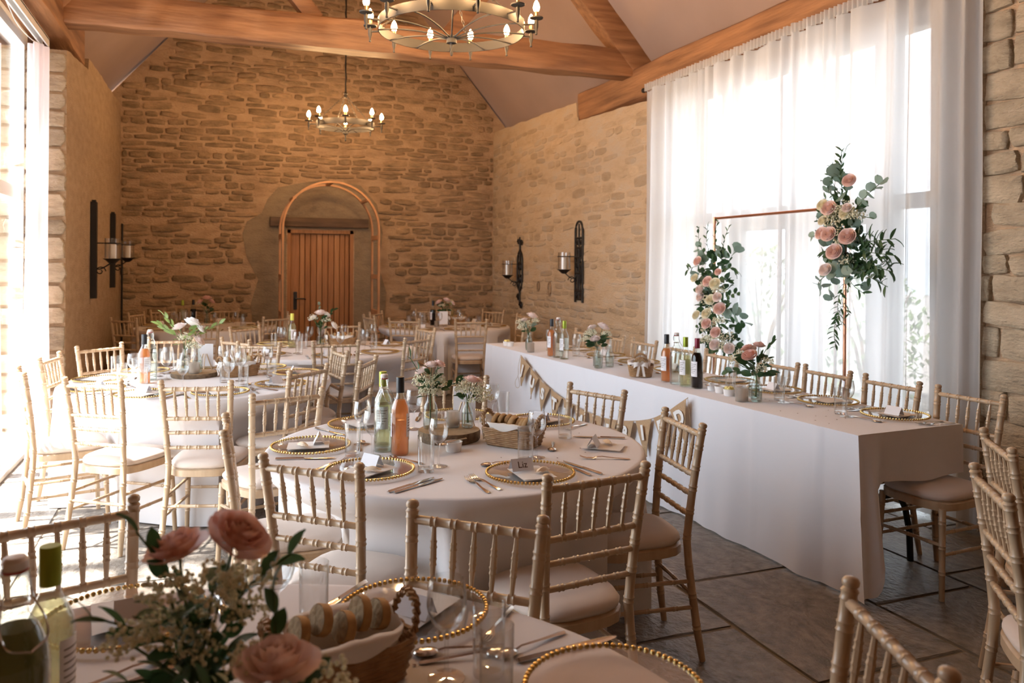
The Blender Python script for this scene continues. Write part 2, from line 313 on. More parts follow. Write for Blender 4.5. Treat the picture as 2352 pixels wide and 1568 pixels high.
def courses(x0, x1, ztop, inside, hs, ws, dep, seed, place, skip=.06, wav=.035, gap=.022):
    rnd = random.Random(seed); z = .01; row = 0; it = []
    while z < ztop:
        h = rnd.uniform(*hs); xx = x0 - rnd.uniform(0, .2)
        while xx < x1:
            w = rnd.uniform(*ws); a, b = max(xx, x0), min(xx + w, x1); cx = (a + b) / 2; cz = z + h / 2 + wav * nz(cx * .55, row * .12 + seed) + .012 * nz(cx * 2.1, row * .9)
            if b - a > .06 and inside(cx, cz, b - a) and rnd.random() > skip:
                it.append(((b - a) * h, place(cx, cz) @ Matrix.Rotation(rnd.uniform(-.09, .09), 4, 'Y') @ Matrix.Diagonal((b - a - gap * rnd.uniform(.6, 1.5), rnd.uniform(*dep), h - gap * rnd.uniform(.3, 1.0), 1)), rnd.randrange(10)))
            xx += w
        z += h; row += 1
    return it
# end wall (gable) with the door opening
DX0, DX1, DZ = 1.055, 2.005, 2.02
bw = struct(MB().prism([(XL - .55, 0), (DX0, 0), (DX0, DZ), (DX1, DZ), (DX1, 0), (XR + .55, 0), (XR + .55, 3.30), (RX, RZ + .1), (XL - .55, 3.30)], 'y', YB, YB + .45).build('wall_back', 'mortar', smooth=False))
pt = [(.52, 0), (.60, .5), (.56, .95), (.66, 1.3), (.50, 1.62), (.44, 1.95), (.50, 2.12), (.70, 2.25), (.78, 2.45), (.92, 2.62), (1.25, 2.70), (1.6, 2.76), (2.1, 2.70), (2.35, 2.42), (2.44, 2.0), (2.38, 1.5), (2.5, 1.1), (2.46, .5), (2.55, 0), (2.02, 0), (2.02, 2.04), (1.04, 2.04), (1.04, 0)]
MB().prism(pt, 'y', YB - .012, YB + .02).build('mortar_patch', 'patch', bw, smooth=False)
def in_patch(x, z):
    c = False; n = len(pt)
    for i in range(n):
        a, b = pt[i], pt[i - 1]
        if (a[1] > z) != (b[1] > z) and x < (b[0] - a[0]) * (z - a[1]) / (b[1] - a[1]) + a[0]: c = not c
    return c or (1.0 < x < 2.05 and z < 2.2)
def in_gable(x, z, w):
    if z > min(ceilL(x - w / 2), ceilR(x + w / 2)) - .05: return False
    return not (in_patch(x - w * .4, z) or in_patch(x + w * .4, z) or in_patch(x, z))
items = courses(XL, XR, 6.8, in_gable, (.05, .125), (.13, .46), (.010, .032), 11, lambda x, z: Matrix.Translation((x, YB, z)), skip=.13, wav=.06)
stones_for(bw, items, 'stone')
# lintel, door, frame
struct(wavybox((.815, YB - .02, 2.13), (2.215, YB - .02, 2.125), (0, 0, 1), .12, .135, 10, .006).build('trim_1', 'lintel'))
dr = struct(MB().span((DX0, YB + .09, 0), (DX1, YB + .14, DZ)).build('door_1', 'lintel', smooth=False))
fr = MB(); fr.span((DX0, YB + .0, 0), (DX0 + .05, YB + .1, DZ)); fr.span((DX1 - .05, YB, 0), (DX1, YB + .1, DZ)); fr.span((DX0, YB, DZ - .05), (DX1, YB + .1, DZ)); fr.build('door_frame', 'door', dr, smooth=False)
xx = DX0 + .052; rp = random.Random(5)
ws = [.125, .075, .08, .085, .08, .085, .085, .08, .075, .065]; tot = DX1 - DX0 - .104; kk = tot / sum(ws)
for i, w in enumerate(ws):
    w *= kk; MB().prism([(xx + .003, YB + .10), (xx + .003, YB + .062), (xx + .009, YB + .055), (xx + w - .009, YB + .055), (xx + w - .003, YB + .062), (xx + w - .003, YB + .10)], 'z', .01, DZ - .055).build('plank', 'door2' if i % 3 == 1 else 'door', dr, smooth=False); xx += w
hd = MB(); hd.span((1.15, YB + .04, .86), (1.20, YB + .06, 1.12)); hd.tube([(1.175, YB + .05, 1.02), (1.175, YB - .01, 1.02), (1.30, YB - .015, 1.02), (1.315, YB - .01, 1.005)], .011, 6); hd.build('door_handle', 'black', dr)
# long side walls with ragged tops
def sidewall(name, x0, x1, prof, m):
    b = MB(); n = 46; y0, y1 = prof[0][0], prof[-1][0]; top = []
    ys = sorted({y0 + (y1 - y0) * i / n for i in range(n + 1)} | {p[0] for p in prof})
    for y in ys:
        for a, c in zip(prof, prof[1:]):
            if a[0] <= y <= c[0]: z = a[1] + (c[1] - a[1]) * ((y - a[0]) / max(1e-6, c[0] - a[0])); break
        top.append((y, z + .025 * nz(y * 3.3, 4.0)))
    return struct(b.prism([(y0, 0)] + top[::1] + [(y1, 0)], 'x', x0, x1).build(name, m, smooth=False))
wl = sidewall('wall_left', XL - .53, XL, [(7.55, 3.30), (8.55, 3.40), (8.80, 3.42), (8.86, 3.55), (YB, 3.64)], 'render_')
wr = sidewall('wall_right', XR, XR + .53, [(6.92, 3.22), (8.82, 3.29), (8.85, 3.53), (YB, 3.62)], 'stone_right')
wl2 = struct(MB().span((XL - .53, YF, 0), (XL, 2.5, 3.5)).build('wall_left_front', 'render_', smooth=False))
wr2 = struct(MB().prism([(XR, YF), (XR, 3.34), (4.40, 3.74), (XR + .53, 3.74), (XR + .53, YF)][::-1], 'z', 0, 3.45).build('wall_right_front', 'mortar', smooth=False))
struct(MB().prism([(XL - .6, 0), (XR + .6, 0), (XR + .6, 3.3), (RX, RZ + .1), (XL - .6, 3.3)], 'y', YF - .3, YF).build('wall_front', 'render_', smooth=False))
# right wall stones: low and smeared on the far stretch, large and open on the pier by the window
R90 = Matrix.Rotation(-PI / 2, 4, 'Z')
itm = courses(7.0, YB, 3.5, lambda y, z, w: z < (3.15 if y < 8.85 else 3.45), (.07, .13), (.16, .44), (.004, .014), 21, lambda y, z: Matrix.Translation((XR, y, z)) @ R90, skip=.25)
stones_for(wr, itm, 'stone_right')
itm = courses(1.9, 3.34, 3.45, lambda y, z, w: z < 3.38, (.11, .19), (.22, .50), (.022, .045), 31, lambda y, z: Matrix.Translation((XR, y, z)) @ R90, skip=.0, gap=.010, wav=.012)
stones_for(wr2, itm, 'stone_grey', SB=SBQ)
struct(MB().prism([(4.195, 3.33), (4.40, 3.739), (4.44, 3.745), (4.44, 3.76), (4.385, 3.755), (4.18, 3.345)], 'z', .001, 3.3).build('trim_11', 'render_', smooth=False))
# reveal of the tall window: big dressed stones
rq = random.Random(8); z = .01; itq = []
while z < 3.2:
    h = rq.uniform(.13, .22); w = rq.uniform(.40, .50); itq.append((w * h, Matrix.Translation((XL - w / 2 + rq.uniform(-.004, .012), 7.55, z + h / 2)) @ Matrix.Diagonal((w, rq.uniform(.03, .05), h - .022, 1)), rq.randrange(10))); z += h
stones_for(wl, itq, 'stone_grey', 'quoin_stone', SB=SBQ)
# ceilings and roof timbers
ce = MB(); n = 8
ce.prism([(XL - .62, ceilL(XL - .62)), (RX, RZ), (RX, RZ + .1), (XL - .62, ceilL(XL - .62) + .1)], 'y', YF - .3, YB + .3); ce.prism([(RX, RZ), (XR + .62, ceilR(XR + .62)), (XR + .62, ceilR(XR + .62) + .1), (RX, RZ + .1)], 'y', YF - .3, YB + .3)
struct(ce.build('ceiling', 'plaster', smooth=False))
struct(wavybox((XL - .2, 7.63, 3.672), (XR + .2, 7.63, 3.695), (0, 0, 1), .24, .285, 40, .022, 2).build('trim_2', 'beam'))
struct(wavybox((XR + .25, 7.6, 3.62), (RX, 7.6, 6.70), (.7, 0, .7), .2, .30, 24, .02, 4).build('trim_3', 'beam'))
struct(wavybox((XL - .25, 7.6, 3.62), (RX, 7.6, 6.70), (-.7, 0, .7), .2, .30, 24, .02, 5).build('trim_4', 'beam'))
struct(wavybox((.92, 7.63, 3.80), (.15, 7.63, 4.75), (.7, 0, .7), .13, .15, 12, .01, 6).build('trim_5', 'beam'))
struct(wavybox((2.2, 7.63, 3.80), (2.97, 7.63, 4.75), (-.7, 0, .7), .13, .15, 12, .01, 7).build('trim_6', 'beam'))
struct(wavybox((XR + .28, YF, 3.42), (XR + .28, 8.86, 3.46), (0, 0, 1), .52, .36, 50, .025, 8).build('trim_7', 'beamY'))
struct(wavybox((XL - .29, YF, 3.60), (XL - .29, 8.7, 3.60), (0, 0, 1), .54, .36, 50, .025, 9).build('trim_8', 'beamY'))
struct(wavybox((RX, YF, RZ - .16), (RX, YB, RZ - .16), (0, 0, 1), .14, .22, 30, .015, 10).build('trim_9', 'beamY'))
# ---- glazed screens
def window(name, X, y0, y1, posts, head, trans, sgn, doors=()):
    w = struct(MB().span((X - .05, y0, -.01), (X + .05, y1, .05)).build(name, 'paint', smooth=False))
    def bar(nm, a, b): return MB().span(a, b).build(nm, 'paint', w, smooth=False)
    bar('head', (X - .05, y0, head), (X + .05, y1, head + .12))
    for a, b in posts: bar('mullion', (X - .05, a, .05), (X + .05, b, head))
    for (a, b), (c, d) in zip(posts, posts[1:]):
        bar('transom', (X - .045, b, trans - .05), (X + .045, c, trans + .05)); isdoor = (b, c) in doors
        MB().span((X - .004, b, trans + .05), (X + .004, c, head)).build('pane', 'pane', w, smooth=False)
        if isdoor:
            lf = MB(); lf.span((X - .03, b + .005, .06), (X + .03, b + .095, trans - .055)); lf.span((X - .03, c - .095, .06), (X + .03, c - .005, trans - .055)); lf.span((X - .03, b + .095, .06), (X + .03, c - .095, .24)); lf.span((X - .03, b + .095, trans - .14), (X + .03, c - .095, trans - .055))
            d = lf.build('door_leaf', 'paint', w, smooth=False); MB().span((X - .004, b + .095, .24), (X + .004, c - .095, trans - .14)).build('pane', 'pane', d, smooth=False)
            MB().tube([(X + sgn * .03, c - .05, 1.02), (X + sgn * .08, c - .05, 1.02), (X + sgn * .08, c - .17, 1.02)], .009, 6).build('handle', 'steel', d)
        else: MB().span((X - .004, b, .05), (X + .004, c, trans - .05)).build('pane', 'pane', w, smooth=False)
    return w
window('window_1', 4.45, 3.74, 6.92, [(3.74, 3.89), (4.19, 4.36), (5.05, 5.22), (5.98, 6.16), (6.75, 6.92)], 3.13, 1.98, -1, ((4.36, 5.05), (5.22, 5.98)))
window('window_2', -1.47, 2.5, 7.62, [(2.5, 2.62), (3.55, 3.67), (4.55, 4.67), (5.55, 5.67), (6.55, 6.67), (7.50, 7.62)], 3.30, 2.08, 1)
struct(MB().span((XL - .50, 2.5, .0), (XL - .22, 7.55, .035)).build('window_2_sill', 'paint', smooth=False)).name = 'trim_10'
# outside
struct(MB().span((-40, -40, -.5), (40, 50, -.12)).build('ground_outside', 'gravel', smooth=False))
def shrub(label, loc, r, h, n, seed):
    rnd = random.Random(seed); t = thing('shrub', label, 'shrub', loc, 0, 'shrubs outside the curtained window'); b = MB(); L = [(0, 0, 0), (.02, .05, .004), (0, .1, 0), (-.02, .05, .004)]
    for i in range(n):
        a, q = rnd.uniform(0, 2 * PI), rnd.uniform(0, 1); zz = rnd.uniform(.05, 1); rr = r * math.sqrt(rnd.uniform(.3, 1)) * math.sin(PI * min(.95, zz * .8 + .15))
        mt = Matrix.Translation((rr * math.cos(a), rr * math.sin(a), zz * h)) @ Matrix.Rotation(rnd.uniform(0, 6.3), 4, 'Z') @ Matrix.Rotation(rnd.uniform(-1, 1.2), 4, 'X') @ Matrix.Scale(rnd.uniform(.9, 1.7), 4); b.merge(MB().add(L, [(0, 1, 2, 3)]), mt)
    stuff(b.build('foliage', 'hedge', t, smooth=False)); st = MB()
    for k in range(5): st.tube([(0, 0, -.12), (.2 * r * math.cos(k * 1.3), .2 * r * math.sin(k * 1.3), h * .4), (.6 * r * math.cos(k * 1.3), .6 * r * math.sin(k * 1.3), h * .8)], [.03, .02, .008], 6)
    st.build('stem', 'bark', t)
shrub('loose green shrub growing outside the curtained window', (7.6, 7.6, -.12), .8, 1.7, 900, 1)
shrub('loose green shrub growing outside the curtained window', (7.9, 5.9, -.12), .7, 1.5, 800, 2)
shrub('loose green shrub growing outside the curtained window', (7.4, 9.4, -.12), .9, 1.9, 900, 3)
# ---- curtains
cu = thing('sheer_curtain', 'floor-length sheer white curtain gathered across the glazed doors', 'curtain', (4.12, 0, 0))
def sheer(u, v):
    y = 3.30 + (7.04 - 3.30) * u; dens = .5 + .5 * max(0, 1 - abs(u - .02) * 8) + .5 * max(0, 1 - abs(u - .98) * 10)
    ph = u * 2 * PI * 21 + 2.2 * math.sin(u * 17) + 1.3 * math.sin(u * 43); k = .35 + .65 * min(1, (1 - v) * 1.6)
    a = (.024 + .026 * (.5 + .5 * nz(u * 14, 3))) * (1.1 - .25 * v)
    xx = a * math.sin(ph) + .35 * a * math.sin(ph * 2.1 + v * 2) + .012 * nz(u * 9, v * 2.5)
    return (xx - .02 * (1 - v), y + .008 * math.sin(ph * 1.3 + v * 3) * (1 - v), .02 + 3.27 * v)
MB().grid(sheer, 420, 12).build('voile', 'sheer', cu, angle=180)
def ruff(u, v):
    y = 3.30 + 3.74 * u; ph = u * 2 * PI * 85; return (-.014 + .014 * math.sin(ph) + .01 * nz(u * 60, 1), y, 3.285 + .075 * v + .012 * nz(u * 90, v * 3) * v)
MB().grid(ruff, 500, 2).build('ruffled_heading', 'sheer', cu, angle=180)
rd = thing('curtain_rod', 'dark metal rod carrying the sheer curtain below the wall plate', 'curtain rod', (4.135, 0, 3.315)); MB().tube([(0, 3.2, 0), (0, 7.1, 0)], .014, 8).build('rod', 'greyiron', rd); MB().ball((0, 7.12, 0), .026, 8, 6).build('end_knob', 'iron', rd)
for y in (5.1, 7.06, 3.35): MB().tube([(.09, y, .06), (0, y, .035), (0, y, -.03)], .008, 6).build('bracket', 'iron', rd)
lc = thing('side_curtain', 'white curtain drawn back into a narrow column at the stone reveal', 'curtain', (-1.30, 7.36, 0))
def sidec(u, v):
    w = 1.0 + .9 * max(0, .55 - v) ** 1.3 * (1 if v > .0 else 1); th = u * 2 * PI; r = 1 + .22 * math.sin(th * 7) + .1 * math.sin(th * 4 + 1)
    return (.062 * r * math.cos(th) * w, .10 * r * math.sin(th) * w - .05 * (1 - v), .05 + 3.22 * v)
MB().grid(sidec, 84, 16, wrap=True).build('voile', 'pinkvoile', lc, angle=180)
tk = thing('curtain_track', 'white curtain track running along the head of the tall window', 'curtain track', (-1.27, 0, 3.33)); tb = MB(); tb.span((-.03, 2.6, -.03), (-.018, 7.5, .035)); tb.span((.018, 2.6, -.03), (.03, 7.5, .035)); tb.span((-.03, 2.6, .025), (.03, 7.5, .04)); tb.build('rail', 'track', tk, smooth=False)
MB().tube(cr([(-.06, 6.3, .05), (-.07, 6.8, -.03), (-.05, 7.2, -.045), (-.02, 7.42, -.03)], 6), .004, 5).build('cord', 'track', tk)
# ---- free-standing wooden arch before the door
ar = thing('wooden_arch', 'free-standing double-hoop wooden arch in front of the plank door', 'arch', (1.565, 11.25, 0))
for yy, hw, zt in ((-.22, .645, 2.645), (.26, .645, 2.645)):
    P = [(-hw, 0), (-hw, 1.0)] + [(-hw, 1.4)] + [(hw * math.cos(PI - PI * i / 24), 2.0 + (zt - 2.0) * math.sin(PI * i / 24)) for i in range(25)] + [(hw, 1.4), (hw, 1.0), (hw, 0)]
    b = MB(); vs = []; nP = len(P)
    for i, (x, z) in enumerate(P):
        tx, tz = P[min(i + 1, nP - 1)][0] - P[max(i - 1, 0)][0], P[min(i + 1, nP - 1)][1] - P[max(i - 1, 0)][1]; l = math.hypot(tx, tz); nx, nz_ = -tz / l, tx / l
        for s, t in ((-.5, -.5), (.5, -.5), (.5, .5), (-.5, .5)): vs.append((x + nx * .026 * s, yy + .052 * t, z + nz_ * .026 * s))
    b.add(vs, [(i * 4 + k, i * 4 + (k + 1) % 4, (i + 1) * 4 + (k + 1) % 4, (i + 1) * 4 + k) for i in range(nP - 1) for k in range(4)] + [(3, 2, 1, 0), tuple((nP - 1) * 4 + k for k in range(4))]); b.build('hoop', 'arch', ar)
for z, s in [(z, s) for z in (.35, .85, 1.35, 1.9) for s in (-1, 1)]: MB().span((s * .645 - .018, -.21, z - .03), (s * .645 + .018, .25, z + .03)).build('crosspiece', 'arch', ar, smooth=False)
for a in (40, 90, 140): MB().box((.645 * math.cos(rad(a)), .02, 2.0 + .645 * math.sin(rad(a))), (.05, .46, .03)).build('crosspiece', 'arch', ar, smooth=False)
# cable pipe in the corner
MB().tube([(XL + .03, YB - .06, 0), (XL + .03, YB - .06, 2.05)], .014, 6).build('cable_pipe', 'iron')
tag(bpy.data.objects['cable_pipe'], 'thin dark pipe running up the stone corner', 'pipe')
# ------------------------------------------------------------------ wall sconces, chandeliers
def scroll(c, r, turns, n=26, a0=0.0, plane='yz', sx=1):
    out = []
    for i in range(n + 1):
        t = i / n; a = a0 + turns * 2 * PI * t; q = r * (1 - .82 * t); p = (q * math.cos(a) * sx, q * math.sin(a)); out.append((c[0], c[1] + p[0], c[2] + p[1]) if plane == 'yz' else (c[0] + p[0], c[1], c[2] + p[1]))
    return out
def sconce(kind, label, x, y, zb, zt, dz, sgn, grp, off=.17, shift=0.0):
    """x: wall plane; sgn +1 projects towards +x; plate parallel to the wall"""
    t = thing('wall_sconce', label, 'sconce', (x, y, 0), 0, grp); s = sgn
    b = MB()
    if kind == 'bar':
        b.span((s * .004, -.045, zb), (s * .058, .045, zt)); b.span((s * .012, -.03, zt), (s * .048, .03, zt + .02))
    elif kind == 'hoop':
        b.tube([(s * .02, -.10, zb), (s * .02, -.10, zt - .12)] + [(s * .02, -.10 * math.cos(PI * i / 10), zt - .12 + .12 * math.sin(PI * i / 10)) for i in range(1, 10)] + [(s * .02, .10, zt - .12), (s * .02, .10, zb)], .014, 6); b.tube([(s * .02, 0, zb + .05), (s * .02, 0, zt - .03)], .011, 6)
        for z in (zt - .20, zt - .32, (zb + zt) / 2 + .05, (zb + zt) / 2 - .14, zb + .14, zb + .04): b.tube([(s * .02, -.10, z), (s * .02, .10, z)], .013, 6)
        for w in (-1, 1):
            b.tube(cr([(s * .02, w * .085, zt - .3), (s * .02, w * .02, zt - .5), (s * .02, w * .07, zb + .42), (s * .02, w * .02, zb + .2), (s * .02, w * .08, zb + .04)], 5), .016, 6)
            for z in (zt - .26, (zb + zt) / 2 - .05, zb + .1): b.tube(scroll((s * .02, w * .05, z), .035, 1.3), .009, 5)
    else:
        b.tube([(s * .02, 0, zb + .06), (s * .02, 0, zt)], .013, 6)
        for w in (-1, 1): b.tube(cr([(s * .02, 0, zt - .18), (s * .02, w * .085, zt - .30), (s * .02, w * .085, zb + .34), (s * .02, 0, zb + .22)], 6), .013, 6); b.tube(scroll((s * .02, w * .06, zt - .07), .045, 1.4, a0=0 if w > 0 else PI), .009, 5)
        for z in ((zb + zt) / 2 + .08, (zb + zt) / 2 - .1): b.tube(scroll((s * .02, 0, z), .06, 1.6), .02, 5)
        b.tube(scroll((s * .02, .05, zb + .14), .055, 1.3), .014, 5); b.tube(scroll((s * .02, -.045, zb + .03), .055, 1.4), .014, 5)
    b.build('backplate', 'iron', t)
    MB().tube(cr([(s * .02, shift * .2, dz - .05), (s * .08, shift * .6, dz - .10), (s * off, shift, dz - .03)], 5) + [], .007, 5).add(*((lambda q: (q.v, q.f))(MB().tube(scroll((s * .09, shift * .5, dz - .12), .05, 1.2, plane='xz', sx=s), .006, 5)))).build('scroll_arm', 'iron', t)
    c = (s * off, shift, 0); R = .075
    MB().lathe([(.012, dz - .045), (.03, dz - .04), (R * .9, dz - .005), (R + .012, dz + .005), (R + .012, dz + .009), (0, dz + .004)], 16, c).build('dish', 'iron', t)
    rb = MB().tube([(c[0] + (R + .006) * math.cos(2 * PI * k / 16), c[1] + (R + .006) * math.sin(2 * PI * k / 16), dz + .165) for k in range(17)], .005, 5); rb.tube([(s * .02, shift * .3, dz + .165), (c[0] - s * (R + .006), c[1], dz + .165)], .006, 5); rb.build('ring_bracket', 'iron', t)
    MB().lathe([(R, dz + .012), (R, dz + .215), (R - .004, dz + .215), (R - .004, dz + .014)], 24, c).build('glass_cylinder', 'glass', t)
    cb = MB().lathe([(.034, dz + .01), (.035, dz + .15), (.026, dz + .156), (.004, dz + .15)], 14, c, close=True); o = cb.build('pillar_candle', 'candle'); o.location = (x, y, 0)
    tag(o, 'ivory pillar candle standing in the %s' % label.split(' wall')[0].split(' with')[0] + (' sconce' if 'sconce' not in label.split(' wall')[0].split(' with')[0] else ''), 'candle')
    MB().tube([(c[0], c[1], dz + .15), (c[0], c[1], dz + .162)], .0015, 4).build('wick', 'black', o)
sconce('bar', 'plain flat bar sconce beside the dressed stone reveal', XL, 9.04, 1.165, 2.14, 1.56, 1, None, off=.20)
sconce('bar', 'plain flat bar sconce next to the corner pipe', XL, 10.75, 1.225, 2.12, 1.58, 1, None, off=.19)
sconce('hoop', 'round-topped lattice sconce on the smeared stone wall', XR, 8.71, 1.08, 2.06, 1.47, -1, None, shift=.10)
sconce('curl', 'slim curled sconce with scrolled ends near the stone corner', XR, 10.67, .92, 1.93, 1.375, -1, None, shift=.10)
for i, (y, z, w) in enumerate(((10.0, 1.24, .05), (9.62, 1.22, .07))):
    tag(MB().tube([(XR - .012, y + w * math.cos(2 * PI * k / 10) * .6, z + w * 1.3 * math.sin(2 * PI * k / 10)) for k in range(11)], .012, 6).build('tethering_ring', 'stone', None), ['small', 'larger'][i] + ' rusty tethering ring fixed to the stone between two sconces', 'ring')
def chandelier(label, x, y, z, R, nl, phase, chain_top, mt='greyiron'):
    t = thing('chandelier', label, 'chandelier', (x, y, z), 0)
    b = MB(); hw = .034; pr = []
    for r, zz in ((R, -hw), (R, hw), (R - .006, hw), (R - .006, -hw), (R, -hw)): pr.append((r, zz))
    b.lathe(pr, 48).build('ring', mt, t)
    MB().lathe([(0, -.055), (.012, -.055), (.012, -.03), (.035, -.03), (.035, .02), (.02, .025), (0, .03)], 14, (0, 0, -.075)).build('hub', mt, t)
    MB().lathe([(0, -.075), (.008, -.07), (.012, -.05), (.006, -.03), (.012, 0)], 8, (0, 0, -.12)).build('finial', mt, t)
    for k in range(nl):
        a = phase + 2 * PI * k / nl; ca, sa = math.cos(a), math.sin(a)
        MB().tube(cr([(.03 * ca, .03 * sa, -.07), (R * .35 * ca, R * .35 * sa, -.035), (R * .7 * ca, R * .7 * sa, -.02), (R * ca, R * sa, -.028)], 4), .006, 5).build('spoke', mt, t)
        a2 = a + PI / nl; ca, sa = math.cos(a2), math.sin(a2); q = R + .085
        l = MB(); l.tube([(R * ca, R * sa, 0), (q * ca, q * sa, 0)], .007, 5); l.lathe([(0, -.075), (.009, -.07), (.006, -.05), (.014, -.02), (.014, .022), (.004, .024), (.004, .034), (.045, .036), (.047, .044), (.012, .046)], 12, (q * ca, q * sa, 0)); arm = l.build('lamp_arm', mt, t)
        MB().lathe([(.013, .044), (.013, .085), (0, .085)], 10, (q * ca, q * sa, 0)).build('candle_tube', 'brass', arm)
        MB().lathe([(.011, .083), (.02, .098), (.022, .112), (.017, .135), (.008, .152), (0, .162)], 10, (q * ca, q * sa, 0)).build('bulb', 'flame', arm)
    for k in range(4):
        a = phase + PI / 4 + PI / 2 * k; p0, p1 = Vector((R * math.cos(a), R * math.sin(a), .03)), Vector((.01 * math.cos(a), .01 * math.sin(a), .36)); ch = MB(); L = (p1 - p0).length; n = int(L / .035)
        for i in range(n):
            c0, c1 = p0.lerp(p1, i / n), p0.lerp(p1, (i + 1) / n); d = (c1 - c0); sdv = Vector((-math.sin(a), math.cos(a), 0)) if i % 2 else d.cross(Vector((-math.sin(a), math.cos(a), 0))).normalized(); m_ = (c0 + c1) / 2
            ch.tube([m_ + d * .62 * math.cos(w * PI / 4) + sdv * .008 * math.sin(w * PI / 4) for w in range(9)], .0025, 4, caps=False)
        ch.build('chain', mt, t)
    cb = MB(); cb.lathe([(.006, .33), (.02, .34), (.018, .37), (.028, .38), (.012, .40), (.012, .42)], 10, close=True); pts = [(.012 * nz(i * .7, 2), .012 * nz(i * .7, 5), .42 + (chain_top - .42) * i / 40) for i in range(41)]; cb.tube(pts, [.009 if i % 2 else .012 for i in range(41)], 6); cb.build('hanging_chain', 'iron', t)
chandelier('large wrought iron cartwheel chandelier with lit candle bulbs near the tie beam', 1.545, 5.25, 3.15, .50, 12, rad(14.5), RZ - 3.15 - .25)
chandelier('small wrought iron wheel chandelier with lit candle bulbs over the door end', 1.53, 9.7, 3.20, .345, 8, rad(-31.5), RZ - 3.20 - .25)
# ------------------------------------------------------------------ chairs
def ringed(p0, p1, r0, r1, rings, mid=None, rg=.0026, seg=9, bow=None, n0=1):
    """turned rod from p0 to p1; rings = fractions carrying a double bead"""
    p0, p1 = Vector(p0), Vector(p1); L = (p1 - p0).length; st = {0.0: 0, 1.0: 0}
    for k in range(1, n0): st[k / n0] = 0
    for f in rings:
        for d, q in ((-.011, 0), (-.0075, 1), (-.002, .15), (.002, .15), (.0075, 1), (.011, 0)):
            u = f + d / L
            if 0 < u < 1: st[u] = q
    us = sorted(st); pts = []; rr = []
    for u in us:
        p = bow(u) if bow else p0.lerp(p1, u); pts.append(p); base = r0 + (r1 - r0) * (1 - abs(2 * u - 1)) if mid else r0 + (r1 - r0) * u; rr.append(base + rg * st[u])
    return MB().tube(pts, rr, seg)
def postx(z): return .182 - .030 * min(1, z / .44) if z < .44 else .152 + .026 * (z - .44) / .48
def posty(z): return (-.245 + .055 * (z / .44) ** .8 if z < .44 else -.19 - .055 * ((z - .44) / .48) ** 1.4)
CT = thing('banquet_chair', 'chair', 'chair')
def chair_parts(t):
    for s in (-1, 1):
        b = MB(); zs = [0.0, .05]; 
        st = {0: 0.0}
        for c in (.13, .25, .36, .475, .575, .665, .745, .825, .885):
            for d, q in ((-.012, 0), (-.008, 1), (-.0025, .1), (.0025, .1), (.008, 1), (.012, 0)): st[c + d] = q
        us = sorted(st); pts = [(s * postx(z), posty(z), z) for z in us]; rr = [(.0125 if z < .02 else .0155) + .0026 * st[z] for z in us]
        for z, r in ((.900, .0125), (.904, .0165), (.912, .0172), (.918, .013), (.921, .004)): pts.append((s * postx(z), posty(z), z)); rr.append(r)
        b.tube(pts, rr, 10, ref=(0, 1, 0)); b.build('back_post', 'wood', t)
        ringed((s * .180, .185, 0), (s * .166, .165, .415), .0125, .0155, (.3, .58, .85)).build('front_leg', 'wood', t)
        for z in (.205, .305): ringed((s * postx(z), posty(z), z), (s * .172, .175, z), .0085, .0085, (.2, .5, .8), rg=.002, seg=7).build('stretcher', 'wood', t)
    for z, r in ((.872, .0115), (.715, .0105), (.640, .0095), (.560, .0095)):
        ringed((-postx(z), posty(z), z), (postx(z), posty(z), z), r, r, (.18, .34, .5, .66, .82), rg=.0026).build({.872: 'top_rail', .715: 'spindle_rail'}.get(z, 'back_rail'), 'wood', t)
    for k in range(5):
        f = -.64 + .32 * k; ringed((f * postx(.872), posty(.872), .868), (f * postx(.715), posty(.715), .718), .0052, .0088, (.34, .62), mid=True, rg=.0022, seg=7, n0=4).build('spindle', 'wood', t)
    ringed((-.172, .178, .25), (.172, .178, .25), .0085, .0085, (.2, .5, .8), rg=.002, seg=7).build('stretcher', 'wood', t)
    ringed((-postx(.255), posty(.255), .255), (postx(.255), posty(.255), .255), .0085, .0085, (.2, .5, .8), rg=.002, seg=7).build('stretcher', 'wood', t)
    def ol(f, n=28):
        o = []
        for k in range(n):
            w = 2 * PI * k / n; cx, sy = math.cos(w), math.sin(w); p = 3.6; q = 1 / ((abs(cx) ** p + abs(sy) ** p) ** (1 / p)); y = .2 * sy * q; wd = .172 + .07 * (y + .2); o.append((wd * cx * q * f, y * f + .002))
        return o
    b = MB(); vs = []; n = 28
    for f, z in ((.93, .400), (1.0, .405), (1.0, .437), (.96, .443)): vs += [(x, y, z) for x, y in ol(f)]
    fs = [(i * n + k, i * n + (k + 1) % n, (i + 1) * n + (k + 1) % n, (i + 1) * n + k) for i in range(3) for k in range(n)] + [tuple(range(n))[::-1], tuple(3 * n + k for k in range(n))]; b.add(vs, fs).build('seat_frame', 'wood', t)
    b = MB(); vs = []; rg = ((.93, .443), (.985, .455), (.985, .466), (.93, .480), (.75, .490), (.4, .495))
    for f, z in rg: vs += [(x, y, z) for x, y in ol(f)]
    vs.append((0, 0, .496)); R = len(rg); fs = [(i * n + k, i * n + (k + 1) % n, (i + 1) * n + (k + 1) % n, (i + 1) * n + k) for i in range(R - 1) for k in range(n)] + [((R - 1) * n + k, (R - 1) * n + (k + 1) % n, R * n) for k in range(n)] + [tuple(range(n))[::-1]]; b.add(vs, fs).build('seat_cushion', 'cushion', t, angle=70)
chair_parts(CT); CHAIR = Proto(CT)
LM = 'limewashed bamboo-turned chair '; CH = []
